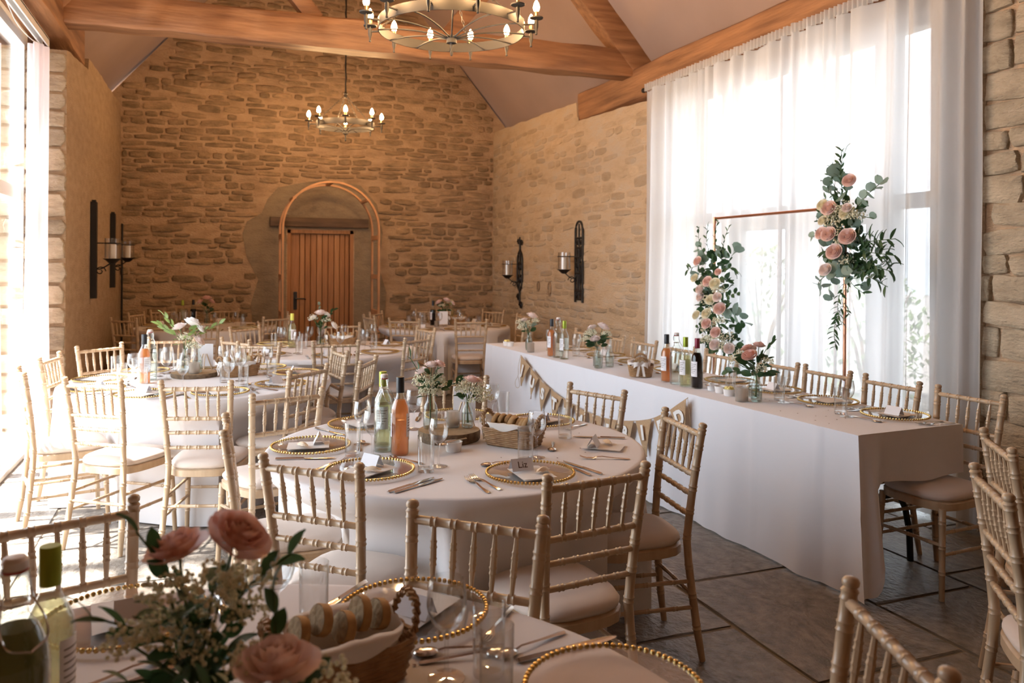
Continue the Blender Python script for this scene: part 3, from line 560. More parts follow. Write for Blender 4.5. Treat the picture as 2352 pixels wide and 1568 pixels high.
def chair(mx, my, ang=None, cen=None, label='', group=None, face=None):
    """mx,my: middle of the back at the top; faces the table centre (or along 'face')"""
    if ang is not None:
        nx, ny = -math.sin(rad(ang)), math.cos(rad(ang)); d = (cen[0] - mx, cen[1] - my) if cen else face
        if nx * d[0] + ny * d[1] < 0: nx, ny = -nx, -ny
    else:
        d = face if face else (cen[0] - mx, cen[1] - my); l = math.hypot(*d); nx, ny = d[0] / l, d[1] / l
    CH.append([mx, my, nx, ny, LM + label, group, None, face is not None and cen is None and ang is None]); return CH[-1]
T = {0: (-.09, 1.13, .915), 1: (1.004, 3.29, .80), 2: (-.05, 5.67, .84), 3: (.98, 7.38, .84), 4: (-.02, 10.42, .82), 5: (2.78, 9.68, .82)}
SEATS = {k: [] for k in T}
def at(k, mx, my, ang=None, label='', group=None):
    q = chair(mx, my, ang, T[k][:2], label, group); q[6] = k; SEATS[k].append(q)
TL = {0: 'the cordial bottle table', 1: 'the table nearest the bunting', 2: 'the table beside the bare window', 3: 'the table before the plank door', 4: 'the corner table under bar sconces', 5: 'the corner table with white card'}
GL = {k: 'chairs at ' + v for k, v in TL.items()}
def many(k, lst, lab):
    for a in lst: at(k, *a, label=lab + TL[k], group=GL[k] + ', ' + lab.strip())
at(0, -.35, 2.25, 19, 'facing the cordial bottle across its round table'); at(0, .63, 1.90, -41, 'facing the bread basket across the cordial bottle table')
at(0, 1.12, 1.06, -111, 'on the open flagstone side of ' + TL[0])
at(1, .30, 2.56, -41, 'drawn up before the rosé at ' + TL[1]); at(1, 1.10, 2.15, 7, 'drawn up before the Liz card at ' + TL[1])
at(1, 1.82, 2.80, -98, 'with its back close to flags at ' + TL[1])
at(1, 1.78, 3.51, -68, 'standing before the middle of the bunting at ' + TL[1])
at(1, 1.27, 4.22, -22, 'behind the small flower bottles at ' + TL[1])
at(1, .06, 3.27, -92, 'on the bare window side of ' + TL[1])
at(2, -.57, 4.70, -36, 'drawn up before the rosé at ' + TL[2]); at(2, -.06, 4.55, -16, 'drawn up before the log slice at ' + TL[2])
at(2, .37, 4.11, 18, 'pulled well out from ' + TL[2]); at(2, .56, 4.78, 44, 'tucked in beside a pulled-out chair at ' + TL[2])
at(2, -1.0, 5.25, -75, 'closest to the bright glass at ' + TL[2]); at(2, -.985, 6.03, 80, 'nearest the stone reveal at ' + TL[2])
at(2, -.76, 6.66, 40, 'nearest the rendered wall at ' + TL[2]); at(2, -.27, 6.74, -12, 'behind the white posy at ' + TL[2])
at(2, .36, 6.40, -33, 'backing onto the door table at ' + TL[2])
at(2, .94, 5.14, -106, 'with its slatted back turned towards the white wine bottle'); at(2, .87, 5.71, -79, 'on the door side of ' + TL[2])
at(3, .96, 6.50, -5, 'squarely facing the door at ' + TL[3]); at(3, .21, 6.99, -55, 'on the window side of ' + TL[3])
at(3, 1.66, 6.60, -140, 'between the door table and the bunting'); at(3, 1.99, 7.59, -76, 'turned from the pulled-out corner chair at ' + TL[3]); at(3, 1.30, 8.36, -2, 'with its back to the door at ' + TL[3]); at(3, .33, 8.22, 38, 'near the corner tables at ' + TL[3])
many(4, [(-.88, 9.75, -39)], 'close to the sconces at '); at(4, -.80, 10.85, 75, 'against the rendered wall at ' + TL[4]); many(4, [(-.55, 11.30, None), (.20, 11.36, None)], 'with its back to rubble at ')
at(4, -.08, 9.08, -5, 'pulled out towards the room at ' + TL[4]); many(4, [(.74, 9.62, 30), (.93, 10.35, None)], 'on the arch side of ')
at(5, 2.70, 8.35, -12, 'pulled out with its cushion showing at ' + TL[5]); at(5, 2.07, 8.86, -32, 'tucked in next to another at ' + TL[5]); many(5, [(1.79, 9.50, -80), (2.02, 10.25, None)], 'on the arch side of ')
many(5, [(2.83, 10.66, None), (3.63, 10.25, None)], 'with its back to stone at '); at(5, 3.68, 9.2, -77, 'against the smeared stone wall at ' + TL[5])
chair(3.33, 8.20, 51, None, 'standing alone at the far end of the long table', None, (-1, .5))
# the long table's row: frame of the long table
LO, LA = Vector((2.80, 2.86, 0)), rad(3.1)
EX, EY = Vector((math.cos(LA), math.sin(LA), 0)), Vector((-math.sin(LA), math.cos(LA), 0))
LL, LW, LH = 4.52, .68, .75
def lt(u, v, z=LH): p = LO + EX * u + EY * v; return (p.x, p.y, z)
lv = [.01, .475, .94, 1.36, 1.93, 2.42, 2.93, 3.43, 3.95]
for i, v in enumerate(lv):
    p = lt(LW + .088, v); chair(p[0], p[1], None, None, 'along the long table, ' + ['nearest', 'second from', 'third from', 'fourth from', 'fifth from', 'sixth from', 'seventh from', 'eighth from', 'ninth from'][i] + ' the stone pier', 'chairs along the long table', face=(-EX.x, -EX.y))
chair(2.13, 1.67, -128, None, 'standing apart on the flagstones, turned away from the long table', None, (.79, -.62))
chair(2.66, 2.06, -128, None, 'standing beside the lone chair near the stone pier', None, (.79, -.62))
# final standing place of each round-table chair (top of back x, y and heading), clear of table edges and of each other
SETTLED = [(-0.35, 2.25, -71.0),
    (0.63, 1.9, -131.0),
    (1.12, 1.06, 159.0),
    (0.3, 2.56, 49.0),
    (1.1, 2.15, 97.0),
    (1.82, 2.8, 172.0),
    (1.838, 3.615, -156.4),
    (1.27, 4.22, -112.0),
    (0.06, 3.27, -2.0),
    (-0.57, 4.7, 54.0),
    (-0.06, 4.452, 73.3),
    (0.36, 3.966, 109.1),
    (0.559, 4.844, 136.5),
    (-1.0, 5.25, 15.0),
    (-0.984, 6.022, -9.7),
    (-0.759, 6.659, -50.1),
    (-0.284, 7.16, -97.1),
    (0.368, 6.512, -121.9),
    (0.979, 5.193, 153.2),
    (0.89, 5.828, -172.3),
    (0.952, 6.445, 85.6),
    (0.204, 6.857, 35.2),
    (1.66, 6.6, 130.0),
    (1.99, 7.59, -166.0),
    (1.3, 8.36, -92.0),
    (0.33, 8.22, -52.0),
    (-0.88, 9.75, 51.0),
    (-0.84, 10.831, -24.2),
    (-0.558, 11.411, -57.4),
    (0.2, 11.36, -103.2),
    (-0.08, 9.08, 85.0),
    (0.74, 9.62, 120.0),
    (0.93, 10.35, 175.8),
    (2.757, 8.528, 78.8),
    (2.07, 8.86, 58.0),
    (1.791, 9.515, 10.2),
    (2.02, 10.25, -36.9),
    (2.83, 10.66, -92.9),
    (3.63, 10.25, -146.2),
    (3.681, 9.201, -167.6)]
for c, (x, y, a) in zip(CH, SETTLED): c[:4] = [x, y, math.cos(rad(a)), math.sin(rad(a))]
for c in CH: CHAIR((c[0] + c[2] * .243, c[1] + c[3] * .243, .001), math.atan2(-c[2], c[3]), c[4], c[5])
BLK = [((c[0] + c[2] * .243, c[1] + c[3] * .243), (c[3], -c[2]), (c[2], c[3])) for c in CH]
def enter(cx, cy, th):
    """distance from a table centre at which a ray first meets the space a chair takes up"""
    dx, dy = math.cos(th), math.sin(th); best = 9.0
    for o, t, n in BLK:
        if math.hypot(o[0] - cx, o[1] - cy) > 1.6: continue
        px, py = cx - o[0], cy - o[1]; l0, l1 = 0.0, 9.0
        for ax, lo, hi in ((t, -.225, .225), (n, -.285, .225)):
            p = px * ax[0] + py * ax[1]; d = dx * ax[0] + dy * ax[1]
            if abs(d) < 1e-9:
                if not lo < p < hi: l1 = -1
                continue
            a, b = (lo - p) / d, (hi - p) / d; l0 = max(l0, min(a, b)); l1 = min(l1, max(a, b))
        if l0 < l1: best = min(best, l0)
    return best
# ------------------------------------------------------------------ tables and cloths
def round_table(k):
    cx, cy, R = T[k]; t = thing('round_table', 'round folding table under the cloth of ' + TL[k], 'table', (cx, cy, 0))
    MB().lathe([(R - .015, .72), (R - .005, .725), (R - .005, .742), (R - .02, .746)], 40, close=True).build('tabletop', 'wood', t)
    for a in range(4): w = PI / 4 + a * PI / 2; MB().tube([(.36 * math.cos(w), .36 * math.sin(w), 0.002), (.34 * math.cos(w), .34 * math.sin(w), .4), (.33 * math.cos(w), .33 * math.sin(w), .72)], .014, 7).build('leg', 'black', t)
    n, m = 264, 20; b = MB(); nf = 15 + k % 3
    raw = [enter(cx, cy, 2 * PI * i / n) - .006 for i in range(n)]; st = 2 * PI / n * 2.6; lim = list(raw)
    for _ in range(2):
        for i in range(n): lim[i] = min(lim[i], lim[i - 1] + st)
        for i in range(n - 1, -1, -1): lim[i] = min(lim[i], lim[(i + 1) % n] + st)
    def rad_(th, v, i):
        z = .752 * (1 - v); A = .5 + .5 * nz(3 * math.cos(th) + k * 7, 3 * math.sin(th)); ph = nf * th + 1.2 * math.sin(3 * th + k) + .8 * math.sin(5 * th)
        r = R + .004 + v ** .75 * (.03 + (.03 + .03 * A) * math.sin(ph) * min(1, v * 1.6)); h = max(0, min(1, (.715 - z) / .18)); h = h * h * (3 - 2 * h); L = max(.40, lim[i])
        return r + (L - r) * h if L < r else r
    vs = [(0, 0, .754)]; prof = [(.5, .754), (.9, .754), (.975, .7538), (.993, .7525), (1.0, .748)]
    for f, z in prof: vs += [(R * f * math.cos(2 * PI * i / n), R * f * math.sin(2 * PI * i / n), z) for i in range(n)]
    for j in range(1, m + 1):
        v = j / m; vs += [(q * math.cos(2 * PI * i / n), q * math.sin(2 * PI * i / n), .748 * (1 - v) + .006) for i, q in enumerate([rad_(2 * PI * i / n, v, i) for i in range(n)])]
    rows = len(prof) + m; fs = [(0, 1 + i, 1 + (i + 1) % n) for i in range(n)] + [(1 + j * n + i, 1 + (j + 1) * n + i, 1 + (j + 1) * n + (i + 1) % n, 1 + j * n + (i + 1) % n) for j in range(rows - 1) for i in range(n)]
    o = b.add(vs, fs).build('tablecloth', 'linen', None, (cx, cy, 0), angle=60); tag(o, 'white floor-length cloth draped over ' + TL[k], 'tablecloth')
for k in T: round_table(k)
lg = thing('trestle_table', 'long folding trestle table with black steel legs under the bunting cloth', 'table', LO, LA)
MB().span((.01, .01, LH - .03), (LW - .01, LL / 2, LH - .004)).build('tabletop', 'wood', lg, smooth=False); MB().span((.01, LL / 2 + .004, LH - .03), (LW - .01, LL - .01, LH - .004)).build('tabletop', 'wood', lg, smooth=False)
for y in (.243, 1.645, 2.675, 4.21):
    for x in (.10, LW - .10): s = 1 if x > .3 else -1; MB().tube([(x - s * .03, y, LH - .03), (x - s * .03, y, .36), (x + s * .02, y, .28), (x + s * .05, y, .16), (x + s * .06, y, .002)], .016, 8).build('leg', 'black', lg)
    MB().tube([(.13, y, .36), (LW - .13, y, .36)], .015, 8).build('crossbar', 'black', lg); MB().tube([(.22, y, .36), (.22, y + (.4 if y in (.243, 2.675) else -.4), LH - .04)], .010, 6).build('brace', 'black', lg)
    MB().tube([(LW - .15, y, .55), (LW - .24, y, LH - .03)], .012, 6).build('brace', 'black', lg)
def lcloth():
    b = MB(); n = 190; zt = LH + .006; sm = lambda x: (lambda t: t * t * (3 - 2 * t))(max(0, min(1, x)))
    rows = []
    for i in range(n + 1):
        v = -.012 + (LL + .024) * i / n; row = []
        for j in range(15):
            q = 1 - j / 14; fold = q * (.013 * math.sin(v * 11 + 1.6 * math.sin(v * 2.3)) + .006 * math.sin(v * 29 + 2 * math.sin(v * 5)) + .012 * nz(v * 3, q * 1.2) + .02 * nz(v * 1.1, 8)); crease = -.006 * math.exp(-((v % .46 - .23) / .016) ** 2) - .006 * math.exp(-((q - .52) / .025) ** 2)
            row.append((-.012 - .022 * q + fold + crease, v - .05 * q * math.exp(-v / .06), .010 + (zt - .010) * (1 - q)))
        row.append((.004, v, zt + .002))
        for u in (.18, .36, .54, LW - .004): row.append((u, v, zt + .002 + .0005 * nz(v * 5, u * 7)))
        for j in range(1, 9): q = j / 8; row.append((LW + .006 + .005 * q + q * .003 * math.sin(v * 17), v, zt - .238 * q))
        rows.append(row)
    w = len(rows[0]); b.add([p for r in rows for p in r], [(i * w + j, i * w + j + 1, (i + 1) * w + j + 1, (i + 1) * w + j) for i in range(n) for j in range(w - 1)])
    def end(sg, v0):
        def f(u, q):
            hem = .515 + .008 * math.sin(u * 7) - .49 * (1 - sm((u - .05) / .20)); z = zt - (zt - max(.012, hem)) * q
            out = .012 + .05 * q * math.exp(-u / .05) + q * (.075 * math.exp(-((u - .10) / .06) ** 2) - .03 * math.exp(-((u - .20) / .05) ** 2) + .010 * math.sin(u * 13))
            return (-.012 - .022 * q * math.exp(-u / .04) + (LW + .022) * u, v0 - sg * out, z)
        b.grid(f, 60, 14)
    end(1, .0); end(-1, LL)
    o = b.build('tablecloth', 'linen2', None, LO, angle=70); o.rotation_euler = (0, 0, LA); tag(o, 'long white cloth falling to the floor behind the bunting', 'tablecloth')
lcloth()
# ------------------------------------------------------------------ bunting
def textmesh(ch, size, m, ext=.0008, off=0.0):
    c = bpy.data.curves.new('letter', 'FONT'); c.body = ch; c.size = size; c.align_x = 'CENTER'; c.align_y = 'CENTER'; c.extrude = ext; c.offset = off; c.resolution_u = 3
    o = bpy.data.objects.new('letter_tmp', c); COL.objects.link(o); dg = bpy.context.evaluated_depsgraph_get(); me = bpy.data.meshes.new_from_object(o.evaluated_get(dg)); me.name = 'letter'; me.materials.clear(); me.materials.append(M[m]); bpy.data.objects.remove(o); bpy.data.curves.remove(c); return me
def slab_letter(ch, w=.062, h=.085):
    """block capitals with heavy strokes, drawn as boxes and wedges in x-z"""
    me = textmesh(ch, .125, 'white', .0009, .006); return me
bt = thing('bunting', 'hessian bunting of triangular flags lettered in white along the long cloth', 'bunting', LO, LA)
# string sags along the front of the long table (distance along table, height)
KP = [(3.62, .742), (3.42, .655), (3.17, .565), (2.90, .500), (2.62, .463), (2.35, .445), (2.08, .455), (1.84, .490), (1.61, .545), (1.39, .640), (1.22, .742)]
SP = cr([(-.052, v, z) for v, z in KP], 6); MB().tube(SP, .0025, 5).build('string', 'twine', bt)
acc = [0]
for a, c in zip(SP, SP[1:]): acc.append(acc[-1] + (c - a).length)
def on_string(s):
    for i in range(len(acc) - 1):
        if acc[i + 1] >= s: return SP[i].lerp(SP[i + 1], (s - acc[i]) / (acc[i + 1] - acc[i]))
    return SP[-1]
letters = ['J', 'U', 'S', 'T', 'heart', 'M', 'A', 'R', 'R', 'I', 'E', 'D']; tot = acc[-1]
for i, ch in enumerate(letters):
    a, c = on_string(tot * (i + .06) / 12), on_string(tot * (i + .94) / 12); mid = (a + c) / 2; wv = (c - a); L = wv.length; wv.normalize(); dn = Vector((0, -wv.z, wv.y)); dn = dn if dn.z < 0 else -dn; dn = (dn * .75 + Vector((0, 0, -1)) * .25).normalized(); hgt = .235
    tip = mid + dn * hgt; n = 6; b = MB(); vs = []
    for j in range(n + 1):
        q = j / n
        for k in range(3): p = a.lerp(c, k / 2).lerp(tip, q); vs.append((p.x - .004 - .010 * math.sin(q * 2.5) * (.5 if k == 1 else 1) + .006 * math.sin(i * 2.1 + k), p.y, p.z))
    vs2 = [(x - .0025, y, z) for x, y, z in vs]; N = len(vs); fs = [(j * 3 + k, j * 3 + k + 1, (j + 1) * 3 + k + 1, (j + 1) * 3 + k) for j in range(n) for k in range(2)]; fs += [tuple(N + q for q in f[::-1]) for f in fs]
    b.add(vs + vs2, fs); fo = b.build('flag', 'hessian', bt)
    pos = mid + dn * .085; pos.x = -.052 - .022; ux = wv if wv.y < 0 else -wv
    if ch == 'heart':
        hp = [(16 * math.sin(t) ** 3, 13 * math.cos(t) - 5 * math.cos(2 * t) - 2 * math.cos(3 * t) - math.cos(4 * t)) for t in [2 * PI * q / 28 for q in range(28)]]
        me = MB().prism([(x * .0030, y * .0030) for x, y in hp], 'z', -.0009, .0009).mesh('letter', 'white', False)
    else: me = slab_letter(ch)
    o = put('letter', me, fo); zz = -dn; xa = Vector((0, ux.y, ux.z)); za = Vector((-1, 0, 0)); ya = za.cross(xa); o.matrix_local = Matrix.Translation(pos) @ Matrix((xa, ya, za)).transposed().to_4x4()
MB().tube(cr([(-.055, 3.62, .742), (-.06, 3.655, .64), (-.06, 3.66, .56), (-.06, 3.72, .50), (-.06, 3.70, .45), (-.06, 3.63, .47), (-.06, 3.655, .55)], 5), .0018, 4).build('string_tail', 'twine', bt)
MB().tube(cr([(-.055, 1.22, .742), (-.06, 1.185, .60), (-.06, 1.19, .45), (-.06, 1.165, .38), (-.06, 1.20, .40)], 5), .0018, 4).build('string_tail', 'twine', bt)
# ------------------------------------------------------------------ tableware
TZ = .7545; LZ = LH + .0085
TL['L'] = 'the long bunting table'
OCC = {k: [] for k in (0, 1, 2, 3, 4, 5, 'L')}
def occ_basket(k, x, y, a): OCC[k] += [(x + d * math.cos(a), y + d * math.sin(a), .10) for d in (-.06, 0, .06)]
OCC[1] += [(1.0, 3.40, .14), (.733, 3.20, .038), (.70, 3.385, .038), (.685, 3.285, .045), (.955, 3.18, .038), (1.14, 3.62, .07)]; occ_basket(1, 1.235, 3.21, rad(-52))
OCC[2] += [(-.09, 5.86, .158), (-.385, 5.62, .038), (-.36, 5.76, .046), (-.02, 6.12, .07)]; occ_basket(2, .20, 5.80, .4)
OCC[3] += [(.72, 7.58, .038), (.98, 7.62, .034)]; occ_basket(3, 1.18, 7.62, .1)
OCC[4] += [(-.18, 10.72, .038), (-.30, 10.62, .038), (-.02, 10.55, .034)]
OCC[5] += [(2.66, 9.80, .038), (2.97, 10.02, .038), (2.66, 9.62, .032), (2.80, 9.78, .034), (2.72, 9.52, .07)]; occ_basket(5, 3.0, 9.85, .3)
OCC['L'] += [(*lt(u, v)[:2], .05) for u, v in ((.10, 3.33), (.105, 3.22), (.10, 3.10), (.15, 1.73), (.15, 1.62), (.145, 1.515), (.165, 1.42), (.20, 1.31), (.185, 1.215), (.165, 1.11), (.10, .92), (.175, .885), (.245, .985), (.16, 3.92), (.11, 3.80), (.12, 2.60), (.075, 2.50), (.19, 2.53), (.06, 3.66))]; occ_basket('L', *lt(.15, 2.04)[:2], rad(60))
occ_basket(0, .235, 1.50, rad(12))
def free(k, x, y, r):
    """nearest clear spot for a glass"""
    for i in range(26):
        for j in range(1 if i == 0 else 20):
            p = (x + .009 * i * math.cos(j * PI / 10), y + .009 * i * math.sin(j * PI / 10))
            if k != 'L' and math.hypot(p[0] - T[k][0], p[1] - T[k][1]) > T[k][2] - .04: continue
            if all(math.hypot(p[0] - a, p[1] - b) > r + q + .003 for a, b, q in OCC[k]): OCC[k].append((*p, r)); return p
    OCC[k].append((x, y, r)); return (x, y)
def mkproto(name, cat, build):
    t = thing(name, name, cat); build(t); return Proto(t)
def p_charger(t):
    MB().lathe([(0, .004), (.095, .004), (.12, .007), (.150, .013), (.158, .014), (.158, .011), (.150, .009), (.12, .003), (.095, 0), (0, 0)], 48).build('glass_plate', 'glass', t)
    b = MB()
    for k in range(76): w = 2 * PI * k / 76; b.ball((.1615 * math.cos(w), .1615 * math.sin(w), .0145), .0060, 6, 4)
    b.build('beaded_rim', 'gold', t)
CHARGER = mkproto('charger_plate', 'plate', p_charger)
def p_wine(t):
    MB().lathe([(0, .002), (.034, .001), (.035, .003), (.02, .006), (.006, .011), (.0045, .018)], 24).build('foot', 'glass', t)
    MB().lathe([(.0045, .018), (.0038, .045), (.0042, .078), (.008, .088)], 12).build('stem', 'glass', t)
    MB().lathe([(.008, .088), (.022, .099), (.033, .117), (.038, .138), (.037, .162), (.032, .188), (.0312, .188), (.036, .161), (.037, .138), (.032, .118), (.021, .101), (0, .094)], 28).build('bowl', 'glass', t)
WINE = mkproto('wine_glass', 'glass', p_wine)
def p_tumb(t): MB().lathe([(0, .0), (.029, .0), (.030, .003), (.032, .135), (.0305, .135), (.0285, .014), (0, .012)], 28).build('glass_body', 'glass', t)
TUMB = mkproto('tumbler', 'glass', p_tumb)
def flatbar(path, ws, th=.0022):
    """ribbon-like solid along y: path=(y,z), ws=half widths"""
    b = MB(); vs = []
    for (y, z), w in zip(path, ws): vs += [(-w, y, z), (0, y, z + th * 1.3), (w, y, z), (0, y, z - th * .3)]
    n = len(path); return b.add(vs, [(i * 4 + k, (i + 1) * 4 + k, (i + 1) * 4 + (k + 1) % 4, i * 4 + (k + 1) % 4) for i in range(n - 1) for k in range(4)] + [(0, 1, 2, 3), tuple((n - 1) * 4 + k for k in (3, 2, 1, 0))])
def p_fork(t):
    b = flatbar([(-.1, .002), (-.09, .003), (-.04, .005), (.01, .010), (.03, .009), (.045, .005), (.052, .004)], [.006, .009, .0055, .0035, .004, .011, .0115]); b.build('handle', 'steel', t); c = MB()
    for k in range(4): x = -.0095 + k * .00633; c.tube([(x, .050, .0045), (x, .07, .0035), (x, .088, .008), (x, .10, .013)], [.002, .0018, .0016, .0008], 5)
    c.build('tines', 'steel', t)
FORK = mkproto('fork', 'fork', p_fork)
def p_knife(t):
    flatbar([(-.115, .003), (-.11, .004), (-.04, .004), (-.005, .0035)], [.006, .008, .0065, .005], .004).build('handle', 'steel', t); flatbar([(-.005, .004), (.0, .004), (.04, .004), (.09, .004), (.11, .004), (.118, .004)], [.005, .0095, .0105, .010, .006, .001], .0012).build('blade', 'steel', t)
KNIFE = mkproto('knife', 'knife', p_knife)
def p_spoon(t):
    flatbar([(-.09, .002), (-.08, .003), (-.02, .006), (.03, .009), (.045, .006)], [.005, .008, .0045, .003, .004]).build('handle', 'steel', t); MB().ball((0, .068, .006), .025, 12, 6, (.75, 1.05, .28)).build('spoon_bowl', 'steel', t)
SPOON = mkproto('spoon', 'spoon', p_spoon)
def p_napkin(t):
    b = MB(); b.grid(lambda u, v: (-.065 + .13 * u, -.085 + .17 * v, .008 + .004 * math.sin(u * 3) * v + .002 * nz(u * 4, v * 4)), 8, 8); b.grid(lambda u, v: (-.06 + .12 * u, -.08 + .15 * v, .002 + .003 * v), 2, 2); b.build('folded_paper', 'napkin', t)
NAPKIN = mkproto('paper_napkin', 'napkin', p_napkin)
def p_favour(t): MB().grid(lambda u, v: ((-.035 + .07 * u), (-.016 + .032 * v) * (1 - .5 * abs(2 * u - 1) ** 3), .006 + .012 * math.sin(PI * v) * math.sin(PI * u) + .004 * nz(u * 6, v * 6)), 10, 8).build('filled_bag', 'favour', t)
FAVOUR = mkproto('favour_bag', 'favour', p_favour)
def p_card(t): MB().add([(-.042, -.022, 0), (.042, -.022, 0), (.042, 0, .042), (-.042, 0, .042), (.042, .024, 0), (-.042, .024, 0), (-.0415, -.0212, 0), (.0415, -.0212, 0), (.0415, 0, .0405), (-.0415, 0, .0405)], [(0, 1, 2, 3), (3, 2, 4, 5), (9, 8, 7, 6)]).build('folded_card', 'card', t, smooth=False)
CARD = mkproto('place_card', 'place card', p_card)
def p_ram(t):
    MB().lathe([(0, 0), (.030, 0), (.031, .003), (.036, .036), (.0375, .040), (.034, .040), (.031, .012), (0, .010)], 24).build('dish', 'ceramic', t)
RAM = mkproto('ramekin', 'ramekin', p_ram)
def p_butter(t):
    b = MB(); rnd = random.Random(2)
    for k in range(9): a = rnd.uniform(0, 6.3); q = .02 * math.sqrt(rnd.random()); b.ball((q * math.cos(a), q * math.sin(a), .036 + rnd.uniform(0, .012)), .012, 6, 4)
    b.build('butter_curls', 'butter', t)
BUTTER = mkproto('butter_curls', 'butter', p_butter)
BP = [(0, 0), (.034, 0), (.037, .004), (.037, .185), (.034, .200), (.024, .222), (.0155, .240), (.0145, .300), (.0155, .302), (.0155, .312)]
def inner(prof, k=.0022, top=1.0):
    o = [(0, .006)]
    for r, z in prof[1:]:
        if z <= top and r > k: o.append((r - k, max(z, .006)))
    return o + [(0, o[-1][1])]
def wine_bottle(label, loc, liquid, cap, fill=.225, rz=0.0, lab=True, letters=False):
    t = thing('wine_bottle', label, 'bottle', loc, rz); MB().lathe(BP, 28).build('glass', 'green_glass', t)
    MB().lathe(inner(BP, .0025, fill), 24).build('wine', liquid, t); MB().lathe([(.0162, .252), (.0166, .255), (.0166, .312), (.0155, .315), (0, .315)], 18).build('cap', cap, t)
    if lab:
        for a0, a1, z0, z1 in ((rad(150), rad(235), .075, .17), (rad(-40), rad(45), .075, .17)):
            lb = MB().grid(lambda u, v: (.0376 * math.cos(a0 + (a1 - a0) * u), .0376 * math.sin(a0 + (a1 - a0) * u), z0 + (z1 - z0) * v), 12, 1).build('label', 'label', t)
            ln = MB()
            for r in range(6):
                zz = z1 - .018 - r * .011; e = .9 - .13 * (r % 3)
                ln.grid(lambda u, v: (.0379 * math.cos(a0 + (a1 - a0) * (.12 + (e - .12) * u)), .0379 * math.sin(a0 + (a1 - a0) * (.12 + (e - .12) * u)), zz + .0025 * v), 6, 1)
            ln.build('printed_lines', 'ink', lb)
    return t
SP2 = [(0, 0), (.040, 0), (.044, .005), (.045, .18), (.042, .205), (.030, .235), (.019, .252), (.0165, .262), (.0165, .300), (.018, .303), (.018, .315), (.014, .316)]
def swing_bottle(label, loc, liquid, fill, s=1.0, rz=0.0):
    t = thing('swing_top_bottle', label, 'bottle', loc, rz); P = [(r * s, z * s) for r, z in SP2]
    MB().lathe(P, 28).build('glass', 'green_glass', t); MB().lathe(inner(P, .003, fill * s), 24).build('liquid', liquid, t)
    cp = MB().lathe([(.012 * s, .312 * s), (.0165 * s, .318 * s), (.017 * s, .330 * s), (.013 * s, .335 * s), (0, .336 * s)], 16).build('stopper', 'capwhite', t); MB().lathe([(.0155 * s, .313 * s), (.0165 * s, .314 * s), (.0165 * s, .319 * s), (.0155 * s, .320 * s)], 16).build('seal', 'rubber', cp)
    w = MB()
    for q in (-1, 1): w.tube(cr([(q * .017 * s, 0, .322 * s), (q * .021 * s, .004 * s, .300 * s), (q * .021 * s, -.006 * s, .275 * s), (q * .030 * s, -.022 * s, .245 * s), (q * .026 * s, -.038 * s, .222 * s), (0, -.047 * s, .212 * s)], 5), .0016 * s, 5)
    w.tube([(.0185 * s * math.cos(2 * PI * k / 14), .0185 * s * math.sin(2 * PI * k / 14), .270 * s) for k in range(15)], .0018 * s, 5); w.build('wire_bail', 'steel', t)
    return t
GL_ = []
def place(k, c, n, charger=True, wine=None, tumb=None, nap=True, card=True, fav=False, cut=(1, 1, 1), ink=None, which=None):
    """one place setting: c centre of the plate, n unit vector towards the table centre"""
    z = LZ if k == 'L' else TZ; r = (n[1], -n[0]); a = math.atan2(-n[0], n[1]); tl0 = TL[k]; tl = tl0
    P = lambda x, y, dz=0.0: (c[0] + r[0] * x + n[0] * y, c[1] + r[1] * x + n[1] * y, z + dz)
    wh = which + ' on ' + tl if which else 'on ' + tl
    if charger: OCC[k].append((c[0], c[1], .169)); CHARGER(P(0, 0), a, ('gold-beaded glass charger ' if which else 'clear glass charger plate with gold beaded rim ') + wh, 'charger plates on ' + tl)
    dz = .005 if charger else .0005; j = random.uniform(-.25, .25)
    if nap: NAPKIN(P(.0, -.01, dz), a + j, 'folded white paper napkin ' + wh, 'napkins on ' + tl)
    if fav: FAVOUR(P(.035, -.03, dz + .0125), a + j + .5, 'small clear favour bag ' + wh, 'favour bags on ' + tl)
    if card:
        o = CARD(P(-.02, .03, dz + .013), a + j, ('folded white place card ' if not ink else 'place card handwritten Liz ') + wh, 'place cards on ' + tl)
        if ink:
            m = put('handwritten_name', ink, o); m.matrix_local = Matrix.Translation((0, -.0118, .0205)) @ Matrix.Rotation(math.atan2(.042, .022), 4, 'X')
    if cut[0]: FORK(P(-.195, -.01), a + .04, 'steel dinner fork beside a plate on ' + tl, 'forks on ' + tl); 
    if cut[0] > 1: FORK(P(-.235, -.025), a - .10, 'steel dinner fork beside a plate on ' + tl, 'forks on ' + tl)
    if cut[1]: KNIFE(P(.195, 0), a - .05, 'steel dinner knife beside a plate on ' + tl, 'knives on ' + tl)
    if cut[1] > 1: KNIFE(P(.23, -.01), a + .05, 'steel dinner knife beside a plate on ' + tl, 'knives on ' + tl)
    if cut[2]: SPOON(P(.0, .205), a + PI / 2, 'steel dessert spoon laid above a plate on ' + tl, 'spoons on ' + tl)
    if wine: GL_.append((0, k, *P(*wine)[:2]))
    if tumb: GL_.append((1, k, *P(*tumb)[:2]))
def wine(k, x, y, w=''): x, y = free(k, x, y, .039); WINE((x, y, LZ if k == 'L' else TZ), 0, 'empty stemmed wine glass ' + w + 'on ' + TL[k], 'wine glasses on ' + TL[k])
def tumb(k, x, y, w=''): x, y = free(k, x, y, .034); TUMB((x, y, LZ if k == 'L' else TZ), 0, 'empty straight tumbler ' + w + 'on ' + TL[k], 'tumblers on ' + TL[k])
def unit(x, y): l = math.hypot(x, y); return (x / l, y / l)
def inw(k, c, lim=.185):
    cx, cy, R = T[k]; d = unit(c[0] - cx, c[1] - cy); q = min(math.hypot(c[0] - cx, c[1] - cy), R - lim); return (cx + d[0] * q, cy + d[1] * q), (-d[0], -d[1])
